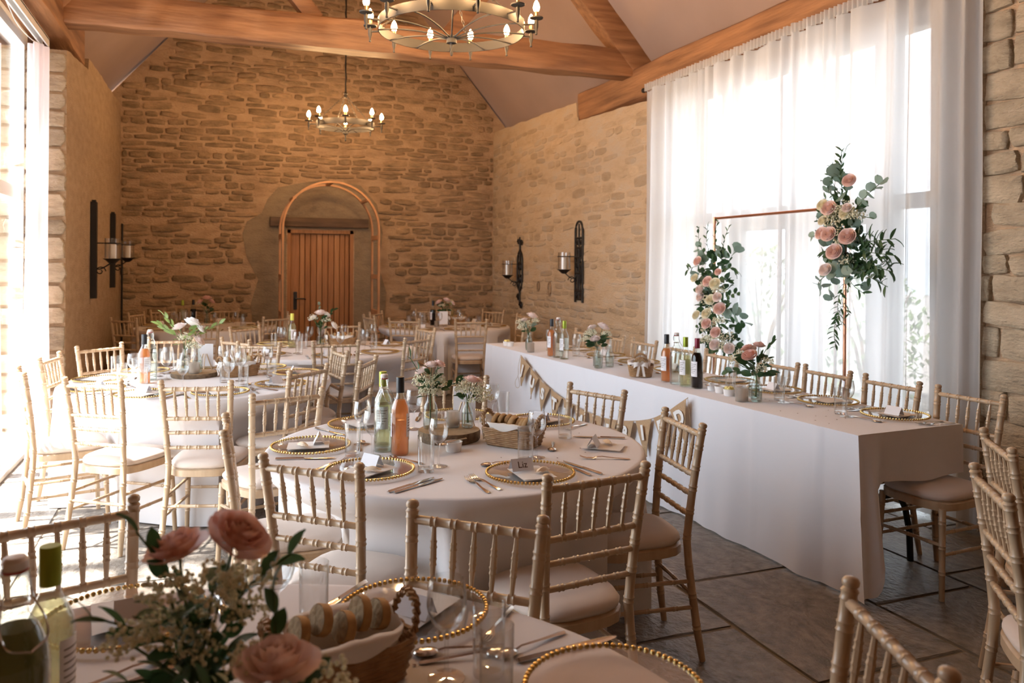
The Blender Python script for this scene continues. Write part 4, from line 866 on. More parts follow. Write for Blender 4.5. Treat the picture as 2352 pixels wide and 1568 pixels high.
LIZ = textmesh('Liz', .034, 'ink', .0002)
for i, (c, kw) in enumerate([((.565, 2.955), dict(cut=(1, 0, 1), fav=1)), ((1.11, 2.715), dict(cut=(2, 2, 1), fav=1, ink=LIZ)), ((.364, 3.44), dict(cut=(1, 1, 1), fav=1)), ((.66, 3.88), dict(cut=(1, 1, 0))), ((1.184, 3.878), dict(cut=(1, 1, 0))), ((1.531, 3.607), dict(cut=(1, 1, 1))), ((1.627, 2.995), dict(charger=False, cut=(1, 1, 1), fav=1))]):
    c2, n = inw(1, c); place(1, c2, n, which=['in front of the rosé', 'before the bread basket', 'beside the edge-on chair', 'behind the white wine', 'behind the tall posy', 'beyond the bread basket', 'without a charger'][i], **kw)
KNIFE((.668, 2.733, TZ), rad(-57), 'steel dinner knife beside a plate on ' + TL[1], 'knives on ' + TL[1]); KNIFE((.690, 2.715, TZ), rad(-60), 'steel dinner knife beside a plate on ' + TL[1], 'knives on ' + TL[1])
for x, y, w in ((.827, 2.952, 'before the log slice '), (.619, 3.195, 'before the swing-top bottle '), (.60, 3.42, 'beside the white wine '), (1.298, 3.739, 'behind the bread basket '), (1.235, 2.955, 'before the bread basket '), (.902, 3.655, 'behind the tall posy ')): wine(1, x, y, w)
for x, y, w in ((.547, 3.236, 'before the swing-top bottle '), (.743, 2.93, 'in front of the rosé '), (1.386, 3.745, 'behind the bread basket '), (1.175, 2.905, 'before the bread basket '), (1.5, 3.26, 'beside the lone fork and spoon ')): tumb(1, x, y, w)
wine_bottle('rosé wine bottle with black cap on the round table nearest the bunting', (.733, 3.20, TZ), 'rose_wine', 'capblack', .232, rad(150)); wine_bottle('white wine bottle with green foil on the round table nearest the bunting', (.70, 3.385, TZ), 'white_wine', 'capgreen', .228, rad(60)); swing_bottle('clear swing-top water bottle between two wine bottles', (.685, 3.285, TZ), 'water', .21, .95, rad(40))
# log slices
def log(label, x, y, R, h, seed):
    t = thing('log_slice', label, 'log slice', (x, y, TZ)); n = 40; f = [1 + .05 * nz(2 * math.cos(2 * PI * k / n) + seed, 2 * math.sin(2 * PI * k / n)) for k in range(n)]
    vs = []; b = MB()
    for s, z in ((.97, 0), (1.0, .008), (1.005, h - .006), (.985, h)): vs += [(R * s * (f[k] + .012 * nz(k * 1.7, z * 90)) * math.cos(2 * PI * k / n), R * s * f[k] * math.sin(2 * PI * k / n), z) for k in range(n)]
    b.add(vs, [(i * n + k, i * n + (k + 1) % n, (i + 1) * n + (k + 1) % n, (i + 1) * n + k) for i in range(3) for k in range(n)] + [tuple(range(n))[::-1]]).build('bark', 'bark', t)
    MB().add([(R * .985 * f[k] * math.cos(2 * PI * k / n), R * .985 * f[k] * math.sin(2 * PI * k / n), h) for k in range(n)] + [(0, 0, h + .001)], [(k, (k + 1) % n, n) for k in range(n)]).build('cut_face', 'logtop', t)
log('bark-edged log slice under the flower bottles nearest the bunting', 1.0, 3.40, .135, .045, 1); log('flat log slice under the white flowers beside the tall bare window', -.09, 5.86, .15, .03, 2)
RAM((.955, 3.18, TZ), 0, 'white ramekin with a spoon on the round table nearest the bunting'); SPOON((.955, 3.185, TZ + .034), 2.2, 'small steel spoon resting in a ramekin by the log slice')
# bread basket
def p_basket(t):
    a, b_, H = .125, .085, .075; n = 64; body = MB()
    def rr(f, k): w = 2 * PI * k / n; cx, sy = math.cos(w), math.sin(w); p = 5; q = 1 / ((abs(cx) ** p + abs(sy) ** p) ** (1 / p)); return (a * f * cx * q, b_ * f * sy * q)
    for r in range(9):
        z = .006 + r * .0085; f = .86 + .14 * r / 8; pts = []
        for k in range(n + 1): x, y = rr(f, k); s = 1 + .020 * math.sin(k * PI / 2 + (r % 2) * PI); pts.append((x * s, y * s, z))
        body.tube(pts, .0052, 5, caps=False)
    body.build('woven_side', 'wicker', t)
    for k in range(0, n, 4): x0, y0 = rr(.86, k); x1, y1 = rr(1.0, k); MB().tube([(x0, y0, .003), (x1, y1, .08)], .0035, 5).build('stake', 'wicker', t)
    MB().add([(*rr(.86, k), .004) for k in range(n)], [tuple(range(n))]).build('base', 'wicker', t, smooth=False)
    for s in (-1, 1):
        hp = cr([(s * a, -.05, .076), (s * (a + .012), -.035, .118), (s * (a + .012), 0, .135), (s * (a + .012), .035, .118), (s * a, .05, .076)], 6); tw = MB()
        for q in range(3): tw.tube([p + Vector((.006 * math.cos(i * 1.1 + q * 2.1), 0, .006 * math.sin(i * 1.1 + q * 2.1))) for i, p in enumerate(hp)], .0045, 5)
        tw.build('handle', 'wicker', t)
    bw_ = MB()
    for q in (-1, 1): bw_.grid(lambda u, v: (-a - .022 - .012 * math.sin(PI * u), q * (.004 + .045 * u) , .085 + (v - .5) * (.012 + .03 * u) + .01 * math.sin(u * 3)), 6, 3); bw_.grid(lambda u, v: (-a - .020 - .006 * math.sin(u * 5), q * .012 * (1 + u) + (v - .5) * .016, .08 - .07 * u), 6, 2)
    bw_.build('ribbon_bow', 'napkin', t)
BASK = mkproto('bread_basket', 'basket', p_basket)
def p_liner(t):
    def f(u, v):
        # lies inside the weave, rises above the rim and, along the long sides, folds out over it
        w = 2 * PI * u; cx, sy = math.cos(w), math.sin(w); q = 1 / ((abs(cx) ** 5 + abs(sy) ** 5) ** .2); side = max(0, min(1, (abs(sy) - .45) / .35)); sd_ = lambda t: max(0, min(1, t)) ** 2 * (3 - 2 * max(0, min(1, t)))
        R = .77 + .11 * min(1, v / .62); o = sd_((v - .66) / .2) * side; wv = (.010 * math.sin(w * 5 + 1) + .008 * math.sin(w * 9)) * max(0, v - .55) * 2
        return (.118 * R * cx * q, (.078 * R + .024 * o) * sy * q, .03 + .068 * min(1, v / .62) + abs(wv) * (1 - o) + .004 * o - .032 * side * sd_((v - .86) / .14) * (.5 + .5 * math.sin(w * 3)))
    MB().grid(f, 60, 10, wrap=True).build('cloth', 'napkin', t, angle=180)
LINER = mkproto('basket_napkin', 'napkin', p_liner)
def p_slice(t):
    b = MB(); n = 16; o = [(.038 * math.cos(2 * PI * k / n), .030 * math.sin(2 * PI * k / n) * (1.1 if math.sin(2 * PI * k / n) > 0 else .8)) for k in range(n)]
    vs = [(-.009, x * .96, z * .96) for x, z in o] + [(-.006, x, z) for x, z in o] + [(.006, x, z) for x, z in o] + [(.009, x * .96, z * .96) for x, z in o]; b.add(vs, [(i * n + k, i * n + (k + 1) % n, (i + 1) * n + (k + 1) % n, (i + 1) * n + k) for i in range(3) for k in range(n)]).build('crust', 'bread', t)
    for s in (-1, 1): MB().add([(s * .0092, x * .93, z * .93) for x, z in o], [tuple(range(n)) if s > 0 else tuple(range(n))[::-1]]).build('crumb', 'crumb', t, smooth=False)
SLICE = mkproto('bread_slice', 'bread', p_slice)
def basket(k, x, y, a, tl, n=7, seed=0, s=1.0, tall=0.0):
    z = LZ if k == 'L' else TZ; rnd = random.Random(seed)
    o = BASK((x, y, z + .001), a, 'wicker bread basket with ribbon bow on ' + tl); LINER((x, y, z + .001), a, 'crumpled white napkin lining the bread basket on ' + tl)
    for i in range(n):
        u = -.078 + .156 * i / max(1, n - 1); v = rnd.uniform(-.02, .02); px, py = x + u * math.cos(a) - v * math.sin(a), y + u * math.sin(a) + v * math.cos(a)
        q = SLICE((px, py, z + .088 + tall * (i % 2) + rnd.uniform(0, .012)), a + rnd.uniform(-.03, .03), 'slice of crusty bread heaped in the basket on ' + tl, 'bread slices on ' + tl); q.rotation_euler = (rnd.uniform(-.5, .5), .30 + rnd.uniform(-.02, .02), q.rotation_euler[2])
basket(1, 1.235, 3.21, rad(-52), TL[1], 8, 1); basket(2, .20, 5.80, .4, TL[2], 4, 2); basket(3, 1.18, 7.62, .1, TL[3], 4, 3); basket(5, 3.0, 9.85, .3, TL[5], 6, 4); basket('L', *lt(.15, 2.04)[:2], rad(60), TL['L'], 6, 5); basket(0, .235, 1.50, rad(12), TL[0], 5, 6, tall=.02)
# settings on the other round tables
for k in (2, 3, 4, 5):
    cx, cy, R = T[k]
    an = sorted(math.atan2(q[1] - cy, q[0] - cx) for j, q in enumerate(SEATS[k]) if not (k == 2 and j in (2, 9)))
    for _ in range(60):      # even out places that crowd each other
        for j in range(len(an)):
            g = (an[(j + 1) % len(an)] - an[j]) % (2 * PI)
            if g < rad(39): an[j] -= (rad(39) - g) / 4; an[(j + 1) % len(an)] += (rad(39) - g) / 4
    for i, aa in enumerate(an):
        d = (math.cos(aa), math.sin(aa)); c = (cx + d[0] * (R - .20), cy + d[1] * (R - .20)); far = k > 3
        place(k, c, (-d[0], -d[1]), wine=(.10, .25) if i % 4 != 3 else None, tumb=(.18, .21) if i % 3 != 1 else None, cut=(1, 1, 0) if far else (1, 1, 1), fav=False, nap=True, card=i % 3 != 2)
wine_bottle('rosé wine bottle with red-topped cap beside the tall bare window', (-.385, 5.62, TZ), 'rose_wine', 'capblack', .232, rad(120)); swing_bottle('clear swing-top bottle behind the rosé beside the tall bare window', (-.36, 5.76, TZ), 'water', .2, 1.0)
for x, y in ((-.30, 6.10), (-.23, 5.80), (.10, 6.02), (-.32, 5.93), (.20, 5.54)): wine(2, x, y)
for x, y in ((-.55, 6.08), (-.45, 5.90), (.10, 5.50)): tumb(2, x, y)
wine_bottle('pale wine bottle with yellow foil standing before the plank door', (.72, 7.58, TZ), 'white_wine', 'capyellow', .235, rad(100))
for x, y in ((.88, 7.62), (1.22, 7.78), (1.50, 7.75), (.62, 7.72)): wine(3, x, y)
for x, y in ((.82, 7.50), (1.40, 7.95)): tumb(3, x, y)
wine_bottle('dark wine bottle behind the white table card', (2.66, 9.80, TZ), 'red_wine', 'capblack', .22); wine_bottle('green-capped wine bottle beside the bread in the stone corner', (2.97, 10.02, TZ), 'white_wine', 'capgreen', .22)
wine_bottle('dark red wine bottle on the corner table under the flat bar sconces', (-.18, 10.72, TZ), 'red_wine', 'capblack', .22); wine_bottle('white wine bottle with lime foil under the flat bar sconces', (-.30, 10.62, TZ), 'white_wine', 'capgreen', .22)
# votives
def votive(label, loc, R=.03, H=.075):
    t = thing('votive_holder', label, 'candle holder', loc); MB().lathe([(0, 0), (R, 0), (R + .002, .003), (R + .003, H), (R, H), (R - .002, .01), (0, .008)], 20).build('ribbed_glass', 'votive', t); MB().lathe([(0, .009), (R - .006, .009), (R - .006, .028), (0, .028)], 14).build('tealight', 'candle', t)
votive('ribbed glass votive holder beside the rose posy on the long table', lt(.10, .92, LZ), .034, .08); votive('plain white votive holder at the foot of the palest posy', lt(.06, 3.66, LZ), .03, .085); votive('ribbed glass votive among the flower bottles on the log slice', (1.03, 3.44, TZ + .0465), .028, .07); votive('small white votive holder beside the white table card', (2.66, 9.62, TZ), .028, .07); votive('squat frosted votive in front of the cordial bottle posy', (-.075, 1.42, TZ), .036, .06); votive('frosted votive under the white flowers by the bare window', (-.09, 5.77, TZ + .0315), .033, .075)
# table card on easel
def easel(label, loc, rz, h=.16, card=True):
    t = thing('table_card' if card else 'card_easel', label, 'card', loc, rz)
    for s in (-1, 1): MB().tube([(s * .05, .0, 0), (s * .012, .018, h * .9)], .004, 5).build('easel_leg', 'wood', t)
    MB().tube([(0, .07, 0), (0, .02, h * .9)], .004, 5).build('easel_leg', 'wood', t)
    MB().box((0, -.008, .03), (.09, .02, .008)).build('ledge', 'wood', t, smooth=False)
    if card: b = MB().box((0, -.004, .115), (.105, .004, .16)); b.build('card', 'card', t, smooth=False)
easel('white table card on a small easel in the stone corner', (2.72, 9.52, TZ), rad(-15)); easel('small wooden easel seen from behind among the flower bottles', (1.14, 3.62, TZ), rad(160), .14); easel('small wooden easel behind the white flowers by the bare window', (-.02, 6.12, TZ), rad(170), .14)
# long table settings and bottles
for i, v in enumerate((.25, .70, 1.13, 1.55, 2.15, 2.65, 3.15, 3.65)):
    p = lt(.53, v)[:2]; place('L', p, (-EX.x, -EX.y), which=['nearest', 'second from', 'third from', 'fourth from', 'fifth from', 'sixth from', 'seventh from', 'eighth from'][i] + ' the pier', wine=(.09, .24), tumb=(.17, .20), cut=(2 if i < 3 else 1, 1, 1), card=i % 2 == 0)
wine_bottle('rosé wine bottle with black cap in the row of three on the long table', lt(.10, 3.33, LZ), 'rose_wine', 'capblack', .225, rad(190)); swing_bottle('clear ribbed swing-top bottle in the row of three on the long table', lt(.105, 3.22, LZ), 'water', .21); wine_bottle('white wine bottle with lime cap in the row of three on the long table', lt(.10, 3.10, LZ), 'white_wine', 'capgreen', .17, rad(190))
wine_bottle('rosé wine bottle with black cap in the row of four on the long table', lt(.15, 1.73, LZ), 'rose_wine', 'capblack', .225, rad(190)); swing_bottle('clear ribbed swing-top bottle in the row of four on the long table', lt(.15, 1.62, LZ), 'water', .22); wine_bottle('white wine bottle with lime cap in the row of four on the long table', lt(.145, 1.515, LZ), 'white_wine', 'capgreen', .20, rad(190)); wine_bottle('dark red wine bottle with red foil on the long table', lt(.165, 1.42, LZ), 'red_wine', 'capred', .23, rad(190))
for i, (u, v) in enumerate(((.20, 1.31), (.185, 1.215), (.165, 1.11))): RAM(lt(u, v, LZ), 0, ['white ramekin standing next to the red wine on the long table', 'white ramekin between two others on the long table', 'white ramekin heaped with butter near the rose posy'][i])
BUTTER(lt(.165, 1.11, LZ), 0, 'yellow butter curls in the ramekin near the rose posy'); SPOON(lt(.19, 1.33, LZ + .034), 2.4, 'small steel spoon resting in a ramekin on the long table')
for v in (4.20, 4.28): RAM(lt(.10, v, LZ), 0, 'white ramekin at the far end of the long table', 'far ramekins on the long table')
BUTTER(lt(.10, 4.28, LZ), 0, 'yellow butter at the far end of the long table')
# ------------------------------------------------------------------ foreground round table
for c, kw in (((.445, 1.745), dict(cut=(1, 1, 0), which='beyond the bread basket')), ((-.165, 1.905), dict(cut=(1, 0, 0), which='behind the rose posy')), ((.72, 1.28), dict(cut=(1, 0, 0), nap=False, card=False, which='nearest the open flagstones'))):
    c2, n = inw(0, c, .125); place(0, c2, n, fav=False, **kw)
KNIFE((.68, 1.458, TZ + .0005), rad(-84), 'steel dinner knife beside a plate on ' + TL[0], 'knives on ' + TL[0]); FORK((-.14, 1.66, TZ + .0005), rad(-65), 'steel dinner fork beside a plate on ' + TL[0], 'forks on ' + TL[0]); KNIFE((-.105, 1.63, TZ + .0005), rad(-60), 'steel dinner knife beside a plate on ' + TL[0], 'knives on ' + TL[0])
for x, y, w in ((.402, 1.436, 'beside a tumbler '), (.135, 1.73, 'behind the peach rose ')): wine(0, x, y, w)
for x, y, w in ((.482, 1.425, 'beside the wine glass '), (.205, 1.745, 'behind the bread basket '), (.585, 1.30, 'nearest the open flagstones ')): tumb(0, x, y, w)
SPOON((.475, 1.53, TZ), 1.45, 'steel dessert spoon laid above a plate on ' + TL[0], 'spoons on ' + TL[0]); SPOON((.62, 1.50, TZ), 1.9, 'steel dessert spoon laid above a plate on ' + TL[0], 'spoons on ' + TL[0]); SPOON((.475, 1.497, TZ), 1.45 + PI, 'steel dessert spoon laid above a plate on ' + TL[0], 'spoons on ' + TL[0])
wb = wine_bottle('white wine bottle with dark green cap behind the cordial bottle', (-.238, 1.475, TZ), 'white_wine', 'capgreen', .235, rad(-20)); swing_bottle('large swing-top bottle of cloudy cordial with wire bail', (-.262, 1.345, TZ), 'cordial', .250, 1.03, rad(35))
for t_, k, x, y in GL_: (wine, tumb)[t_](k, x, y)
# scattered dried petals
rc = random.Random(4)
for k, n in ((0, 9), (1, 16), ('L', 16)):
    for i in range(n):
        if k == 'L': p = lt(rc.uniform(.05, .35), rc.uniform(.2, .95), LZ + .0006)
        else: a = rc.uniform(-1.4, 1.2) if k else rc.uniform(.3, .9); q = rc.uniform(.25, .8) * T[k][2]; p = (T[k][0] + q * math.cos(a), T[k][1] + q * math.sin(a), TZ + .0008)
        if i == 0 and k == 0: PM = MB().add([(-.006, 0, 0), (0, -.0035, .002), (.006, 0, 0), (0, .0035, .0015)], [(0, 1, 2, 3)]).mesh('dried_petal', 'conf')
        tag(put('dried_petal', PM, None, p, rc.uniform(0, 6)), 'tiny dark dried petal scattered on ' + TL[k], 'petal', 'dried petals on ' + TL[k])
# ------------------------------------------------------------------ flowers
def rosemesh(seed, m):
    rnd = random.Random(seed); b = MB()
    for n, r, h, curl, z0 in ((3, .15, .72, .0, .12), (3, .27, .76, .02, .09), (4, .41, .76, .05, .06), (5, .57, .72, .10, .03), (5, .74, .64, .18, .0), (6, .90, .50, .30, -.02)):
        a0 = rnd.uniform(0, 6)
        for k in range(n):
            ac = a0 + 2 * PI * k / n + rnd.uniform(-.12, .12); sp = PI / n * 1.35; hh = h * rnd.uniform(.92, 1.08)
            def f(u, v):
                uu = 2 * u - 1; an = ac + uu * sp * (.35 + .65 * math.sin(min(1, v * 1.15) * PI / 2)); rr = r * math.sin(min(1, v * 1.25) * PI / 2) ** .75 * (1 - .06 * uu * uu) + curl * max(0, v - .62) ** 1.5 * 1.9; z = z0 + hh * v * (1 - .20 * uu * uu * v) - curl * .9 * max(0, v - .72)
                return (rr * math.cos(an), rr * math.sin(an), z)
            b.grid(f, 4, 5)
    return b.mesh('rose', m, True, 180)
ROSE = {m: rosemesh(i, m) for i, m in enumerate(('pink', 'dusky', 'cream', 'palepink', 'whitepetal'))}
def leafmesh(m, L, W, fold=.25, seg=6):
    return MB().grid(lambda u, v: ((2 * u - 1) * W * (math.sin(PI * min(1, v * .92 + .08)) ** .8 if L > W * 2.2 else math.sqrt(max(0, 1 - (2 * v - 1) ** 2))), L * v, abs(2 * u - 1) * W * fold + L * .12 * math.sin(v * 2.6)), 2, seg).mesh('leaf', m, True, 180)
LEAF = dict(leaf=leafmesh('leaf', .05, .016), ruscus=leafmesh('ruscus', .062, .0095), euc=leafmesh('euc', .046, .023, .15), lightleaf=leafmesh('lightleaf', .05, .011))
def gypmesh(n, R, rb, seed):
    rnd = random.Random(seed); b = MB()
    for i in range(n):
        d = Vector((rnd.gauss(0, 1), rnd.gauss(0, 1), abs(rnd.gauss(0, 1)) * .9)).normalized() * R * rnd.uniform(.55, 1.0); b.ball(d, rb * rnd.uniform(.7, 1.25), 6, 4); b.add([(0, 0, 0), (.0008, 0, 0), tuple(d)], [(0, 1, 2)])
    return b.mesh('gypsophila', 'gyp', True, 180)
GYP = [gypmesh(95, 1.0, .075, s) for s in range(3)]
def orient(d, roll=0.0): return Vector(d).to_track_quat('Y', 'Z').to_euler() if abs(roll) < 1e-6 else (Vector(d).to_track_quat('Y', 'Z').to_matrix() @ Matrix.Rotation(roll, 3, 'Y')).to_euler()
def add_rose(t, p, s, m, d=(0, 0, 1)):
    s *= .92; o = put('rose', ROSE[m], t, p, scale=(s, s, s)); o.rotation_euler = (Vector(d).to_track_quat('Z', 'Y').to_matrix() @ Matrix.Rotation(random.uniform(0, 6), 3, 'Z')).to_euler(); return o
def add_gyp(t, p, s): o = stuff(put('gypsophila', random.choice(GYP), t, p, rz=random.uniform(0, 6), scale=(s, s, s))); return o
def add_leaf(t, kind, p, d, s=1.0): return put('leaf', LEAF[kind], t, p, rot=orient(d, random.uniform(-1.2, 1.2)), scale=(s, s, s))
VP = [(0, 0), (.026, 0), (.030, .004), (.031, .075), (.027, .098), (.016, .118), (.0145, .142), (.0165, .146), (.0165, .152), (.0145, .152)]
def p_vase(t):
    MB().lathe(VP, 22).build('glass', 'vase', t); MB().lathe(inner(VP, .003, .085), 18).build('water', 'water', t)
VASE = mkproto('bottle_vase', 'vase', p_vase)
def posy(label, base, vlabel, roses, gyps, leaves, vscale=1.0, rnd=None, sprigs=()):
    """base: foot of the bottle vase; offsets of blooms measured from the mouth of the vase"""
    v = VASE(base, 0, vlabel); v.scale = (vscale,) * 3; mouth = (base[0], base[1], base[2] + .15 * vscale); rnd = rnd or random.Random(hash(label) % 999)
    t = thing('flower_posy', label, 'flowers', mouth); rnd = random.Random(len(label) * 7 + int(abs(base[0]) * 100))
    heads = []
    for x, y, z, s, m in roses: add_rose(t, (x, y, z), s, m, (x * 2.0, y * 2.0 - .01, .17)); heads.append((x, y, z))
    for x, y, z, s in gyps: add_gyp(t, (x, y, z), s); heads.append((x, y, z))
    for h in heads[:7]: MB().tube(cr([(h[0] * .06, h[1] * .06, -.125 * vscale), (h[0] * .05, h[1] * .05, -.01), (h[0], h[1], h[2] + .004)], 3), .0022, 5).build('stem', 'stem', t)
    for kind, n, R, z0, z1, s in leaves:
        for i in range(n):
            a = rnd.uniform(0, 2 * PI); q = R * rnd.uniform(.25, 1); z = rnd.uniform(z0, z1); add_leaf(t, kind, (q * math.cos(a) * .6, q * math.sin(a) * .6, z), (math.cos(a) * 1.2, math.sin(a) * 1.2, rnd.uniform(-.2, .9)), s * rnd.uniform(.7, 1.2))
    for x0, y0, z0, dx, dy, dz, kind, n, s in sprigs:
        MB().tube([(x0, y0, z0), (x0 + dx * .5, y0 + dy * .5, z0 + dz * .55), (x0 + dx, y0 + dy, z0 + dz)], .0016, 4).build('stem', 'stem', t)
        for i in range(n): f = (i + 1) / n; sd_ = 1 if i % 2 else -1; add_leaf(t, kind, (x0 + dx * f, y0 + dy * f, z0 + dz * f), (dx + sd_ * .05 * (1 if abs(dz) > abs(dx) else 0), dy, dz + sd_ * .05 * (0 if abs(dz) > abs(dx) else 1)), s)
    return t
LG = TZ + .047
posy('tall posy of pale pink roses and gypsophila on the log slice', (.925, 3.44, LG), 'slim glass bottle vase for the tall posy on the log slice', [(.0, -.01, .115, .034, 'palepink'), (.035, .0, .115, .036, 'pink'), (-.04, .0, .09, .032, 'palepink')], [(-.045, -.01, .04, .05), (.02, -.02, .05, .045), (.035, .0, .035, .045), (-.02, -.03, .0, .045), (.02, -.02, -.005, .035)], [('leaf', 9, .06, .0, .07, .9), ('ruscus', 8, .06, -.02, .09, .9)], 1.05, sprigs=[(.02, 0, .0, .10, 0, .04, 'leaf', 4, .9), (-.02, 0, .03, -.075, 0, .13, 'ruscus', 4, .8)])
posy('low posy of gypsophila with one pink rose on the log slice', (1.085, 3.40, LG), 'squat glass bottle vase for the low posy on the log slice', [(.015, -.01, .075, .04, 'pink'), (.05, .01, .07, .03, 'palepink')], [(-.02, -.01, .035, .045), (.01, -.03, .03, .05), (.06, -.02, .025, .05), (.085, 0, -.01, .04), (-.01, .02, .05, .045), (.03, -.03, -.01, .04)], [('leaf', 6, .05, -.01, .03, .8)], .85)
posy('posy of dusky pink roses leaning over the cordial bottle table', (-.012, 1.215, TZ), 'glass bottle vase of dark stems beside the cordial bottle', [(-.025, .005, .185, .050, 'dusky'), (.047, -.03, .208, .052, 'dusky')], [(-.035, -.03, .140, .045), (.02, -.045, .150, .045), (.065, -.035, .150, .045), (-.085, -.01, .075, .042), (-.045, -.03, .09, .045), (.035, -.04, .105, .042), (.0, -.03, .06, .04), (.07, -.02, .10, .035)], [('leaf', 46, .075, -.02, .15, .85), ('ruscus', 40, .085, -.02, .15, .75)], 1.15, sprigs=[(-.01, 0, .06, -.125, .0, .06, 'ruscus', 6, .75), (-.02, 0, .13, -.06, .0, .10, 'leaf', 3, .75), (.05, -.02, .13, .075, .0, .05, 'leaf', 4, .8), (-.01, 0, .02, -.10, .0, .005, 'ruscus', 5, .6)] + [(.012 * math.cos(q), .012 * math.sin(q), -.12, -.004 * math.cos(q), 0, .20, 'leaf', 3, .6) for q in (0, 1, 2, 3, 4, 5)])
posy('small posy with a single peach rose beside the heaped bread basket', (.083, 1.035, TZ), 'glass bottle vase holding the single peach rose', [(.0, .0, .115, .058, 'pink')], [(.04, -.02, .05, .055), (.055, .01, .08, .05), (-.05, -.01, .05, .045), (.06, -.02, .0, .055), (.0, -.04, .03, .05), (-.03, .03, .12, .035), (.03, -.03, -.03, .05)], [('leaf', 26, .06, -.03, .09, .9), ('ruscus', 16, .06, -.02, .10, .7)], .95, sprigs=[(.0, .02, .1, .0, .04, .1, 'leaf', 4, .7), (-.03, 0, .06, -.05, 0, .05, 'ruscus', 4, .7)])
w = 'whitepetal'
posy('bright posy of white roses and green sprigs by the tall bare window', (-.15, 5.84, TZ + .032), 'glass bottle vase of the white posy by the bare window', [(-.03, 0, .13, .055, 'palepink'), (.04, .02, .15, .07, w), (.09, 0, .12, .045, w), (.08, -.02, .04, .05, 'palepink')], [(.0, -.02, .06, .05), (.06, -.03, .0, .055)], [('lightleaf', 16, .09, .02, .14, 1.2)], 1.1, sprigs=[(-.02, 0, .06, -.14, 0, .10, 'lightleaf', 7, 1.2), (.06, 0, .08, .16, 0, .08, 'lightleaf', 6, 1.1), (-.04, 0, .1, -.09, 0, .12, 'lightleaf', 5, 1.1)])
VASE((-.07, 5.83, TZ + .032), 0, 'second glass bottle vase beside the white posy by the bare window')
posy('white and blush rose posy standing before the plank door', (.98, 7.62, TZ), 'glass bottle vase of the posy before the plank door', [(.0, 0, .13, .065, 'palepink'), (-.06, 0, .09, .05, w), (.05, 0, .12, .05, w), (.11, -.02, .02, .055, w)], [(-.07, 0, .09, .05), (.05, -.02, .07, .05)], [('leaf', 12, .08, .0, .09, 1.3)], 1.1, sprigs=[(-.01, 0, .1, .0, 0, .12, 'euc', 3, .8), (.05, 0, .1, .07, 0, .07, 'leaf', 3, 1)])
posy('peach rose posy with pale ribbon under the flat bar sconces', (-.02, 10.55, TZ), 'glass bottle vase of the peach posy under the bar sconces', [(.0, 0, .16, .065, 'dusky'), (-.07, 0, .12, .055, 'dusky'), (.05, .02, .12, .05, 'dusky')], [(-.09, 0, .1, .05)], [('leaf', 14, .09, -.02, .1, 1.4)], 1.1)
posy('pink rose posy behind the white table card', (2.80, 9.78, TZ), 'glass bottle vase behind the white table card', [(-.06, 0, .12, .055, 'pink'), (.03, 0, .14, .06, 'pink'), (.1, 0, .11, .05, 'pink')], [(-.03, 0, .08, .05), (.08, 0, .12, .05)], [('leaf', 14, .10, .0, .12, 1.3)], 1.1)
posy('palest pink posy at the far end of the long table', lt(.16, 3.92, LZ), 'glass bottle vase at the far end of the long table', [(.02, -.02, .14, .06, 'palepink'), (-.03, .03, .10, .045, 'palepink')], [(-.05, .03, .03, .06), (-.02, .0, .06, .06), (.05, -.05, .10, .04), (-.06, .05, .08, .05)], [('leaf', 5, .06, .0, .06, 1.1), ('euc', 5, .08, .03, .09, 1.4)], 1.0)
VASE(lt(.11, 3.80, LZ), 0, 'second glass bottle vase at the far end of the long table')
posy('blush posy with dark leaves beside the long table bread basket', lt(.12, 2.60, LZ), 'glass bottle vase beside the long table bread basket', [(-.02, .04, .13, .045, 'palepink'), (.03, -.03, .14, .055, 'palepink'), (-.03, -.03, .05, .045, 'palepink')], [(-.04, .07, .07, .05), (-.03, .03, .09, .05), (.04, -.08, .09, .045), (-.05, .09, .03, .05)], [('leaf', 14, .09, -.01, .08, 1.4)], 1.0, sprigs=[(0, -.03, .04, .0, -.10, .02, 'leaf', 4, 1.4)])
VASE(lt(.075, 2.50, LZ), 0, 'second glass bottle vase beside the long table bread basket'); VASE(lt(.19, 2.53, LZ), 0, 'third glass bottle vase beside the long table bread basket')
posy('full posy of dusky pink roses beside the ribbed votive', lt(.175, .885, LZ), 'ribbed glass bottle vase beside the votive on the long table', [(-.02, .05, .13, .045, 'dusky'), (-.06, -.02, .10, .050, 'dusky'), (.02, .08, .12, .042, 'pink'), (.03, .02, .15, .04, 'dusky')], [(-.06, .11, .05, .055), (-.05, .07, .09, .05), (-.03, -.08, .03, .04), (.0, -.09, .07, .04)], [('leaf', 24, .10, -.02, .09, 1.3), ('ruscus', 8, .10, .0, .10, 1)], 1.05, sprigs=[(.0, -.02, .08, .02, -.09, .11, 'ruscus', 5, .9), (-.02, .06, .0, -.03, .13, -.01, 'leaf', 5, 1.1)])
VASE(lt(.245, .985, LZ), 0, 'second glass bottle vase behind the ribbed votive')
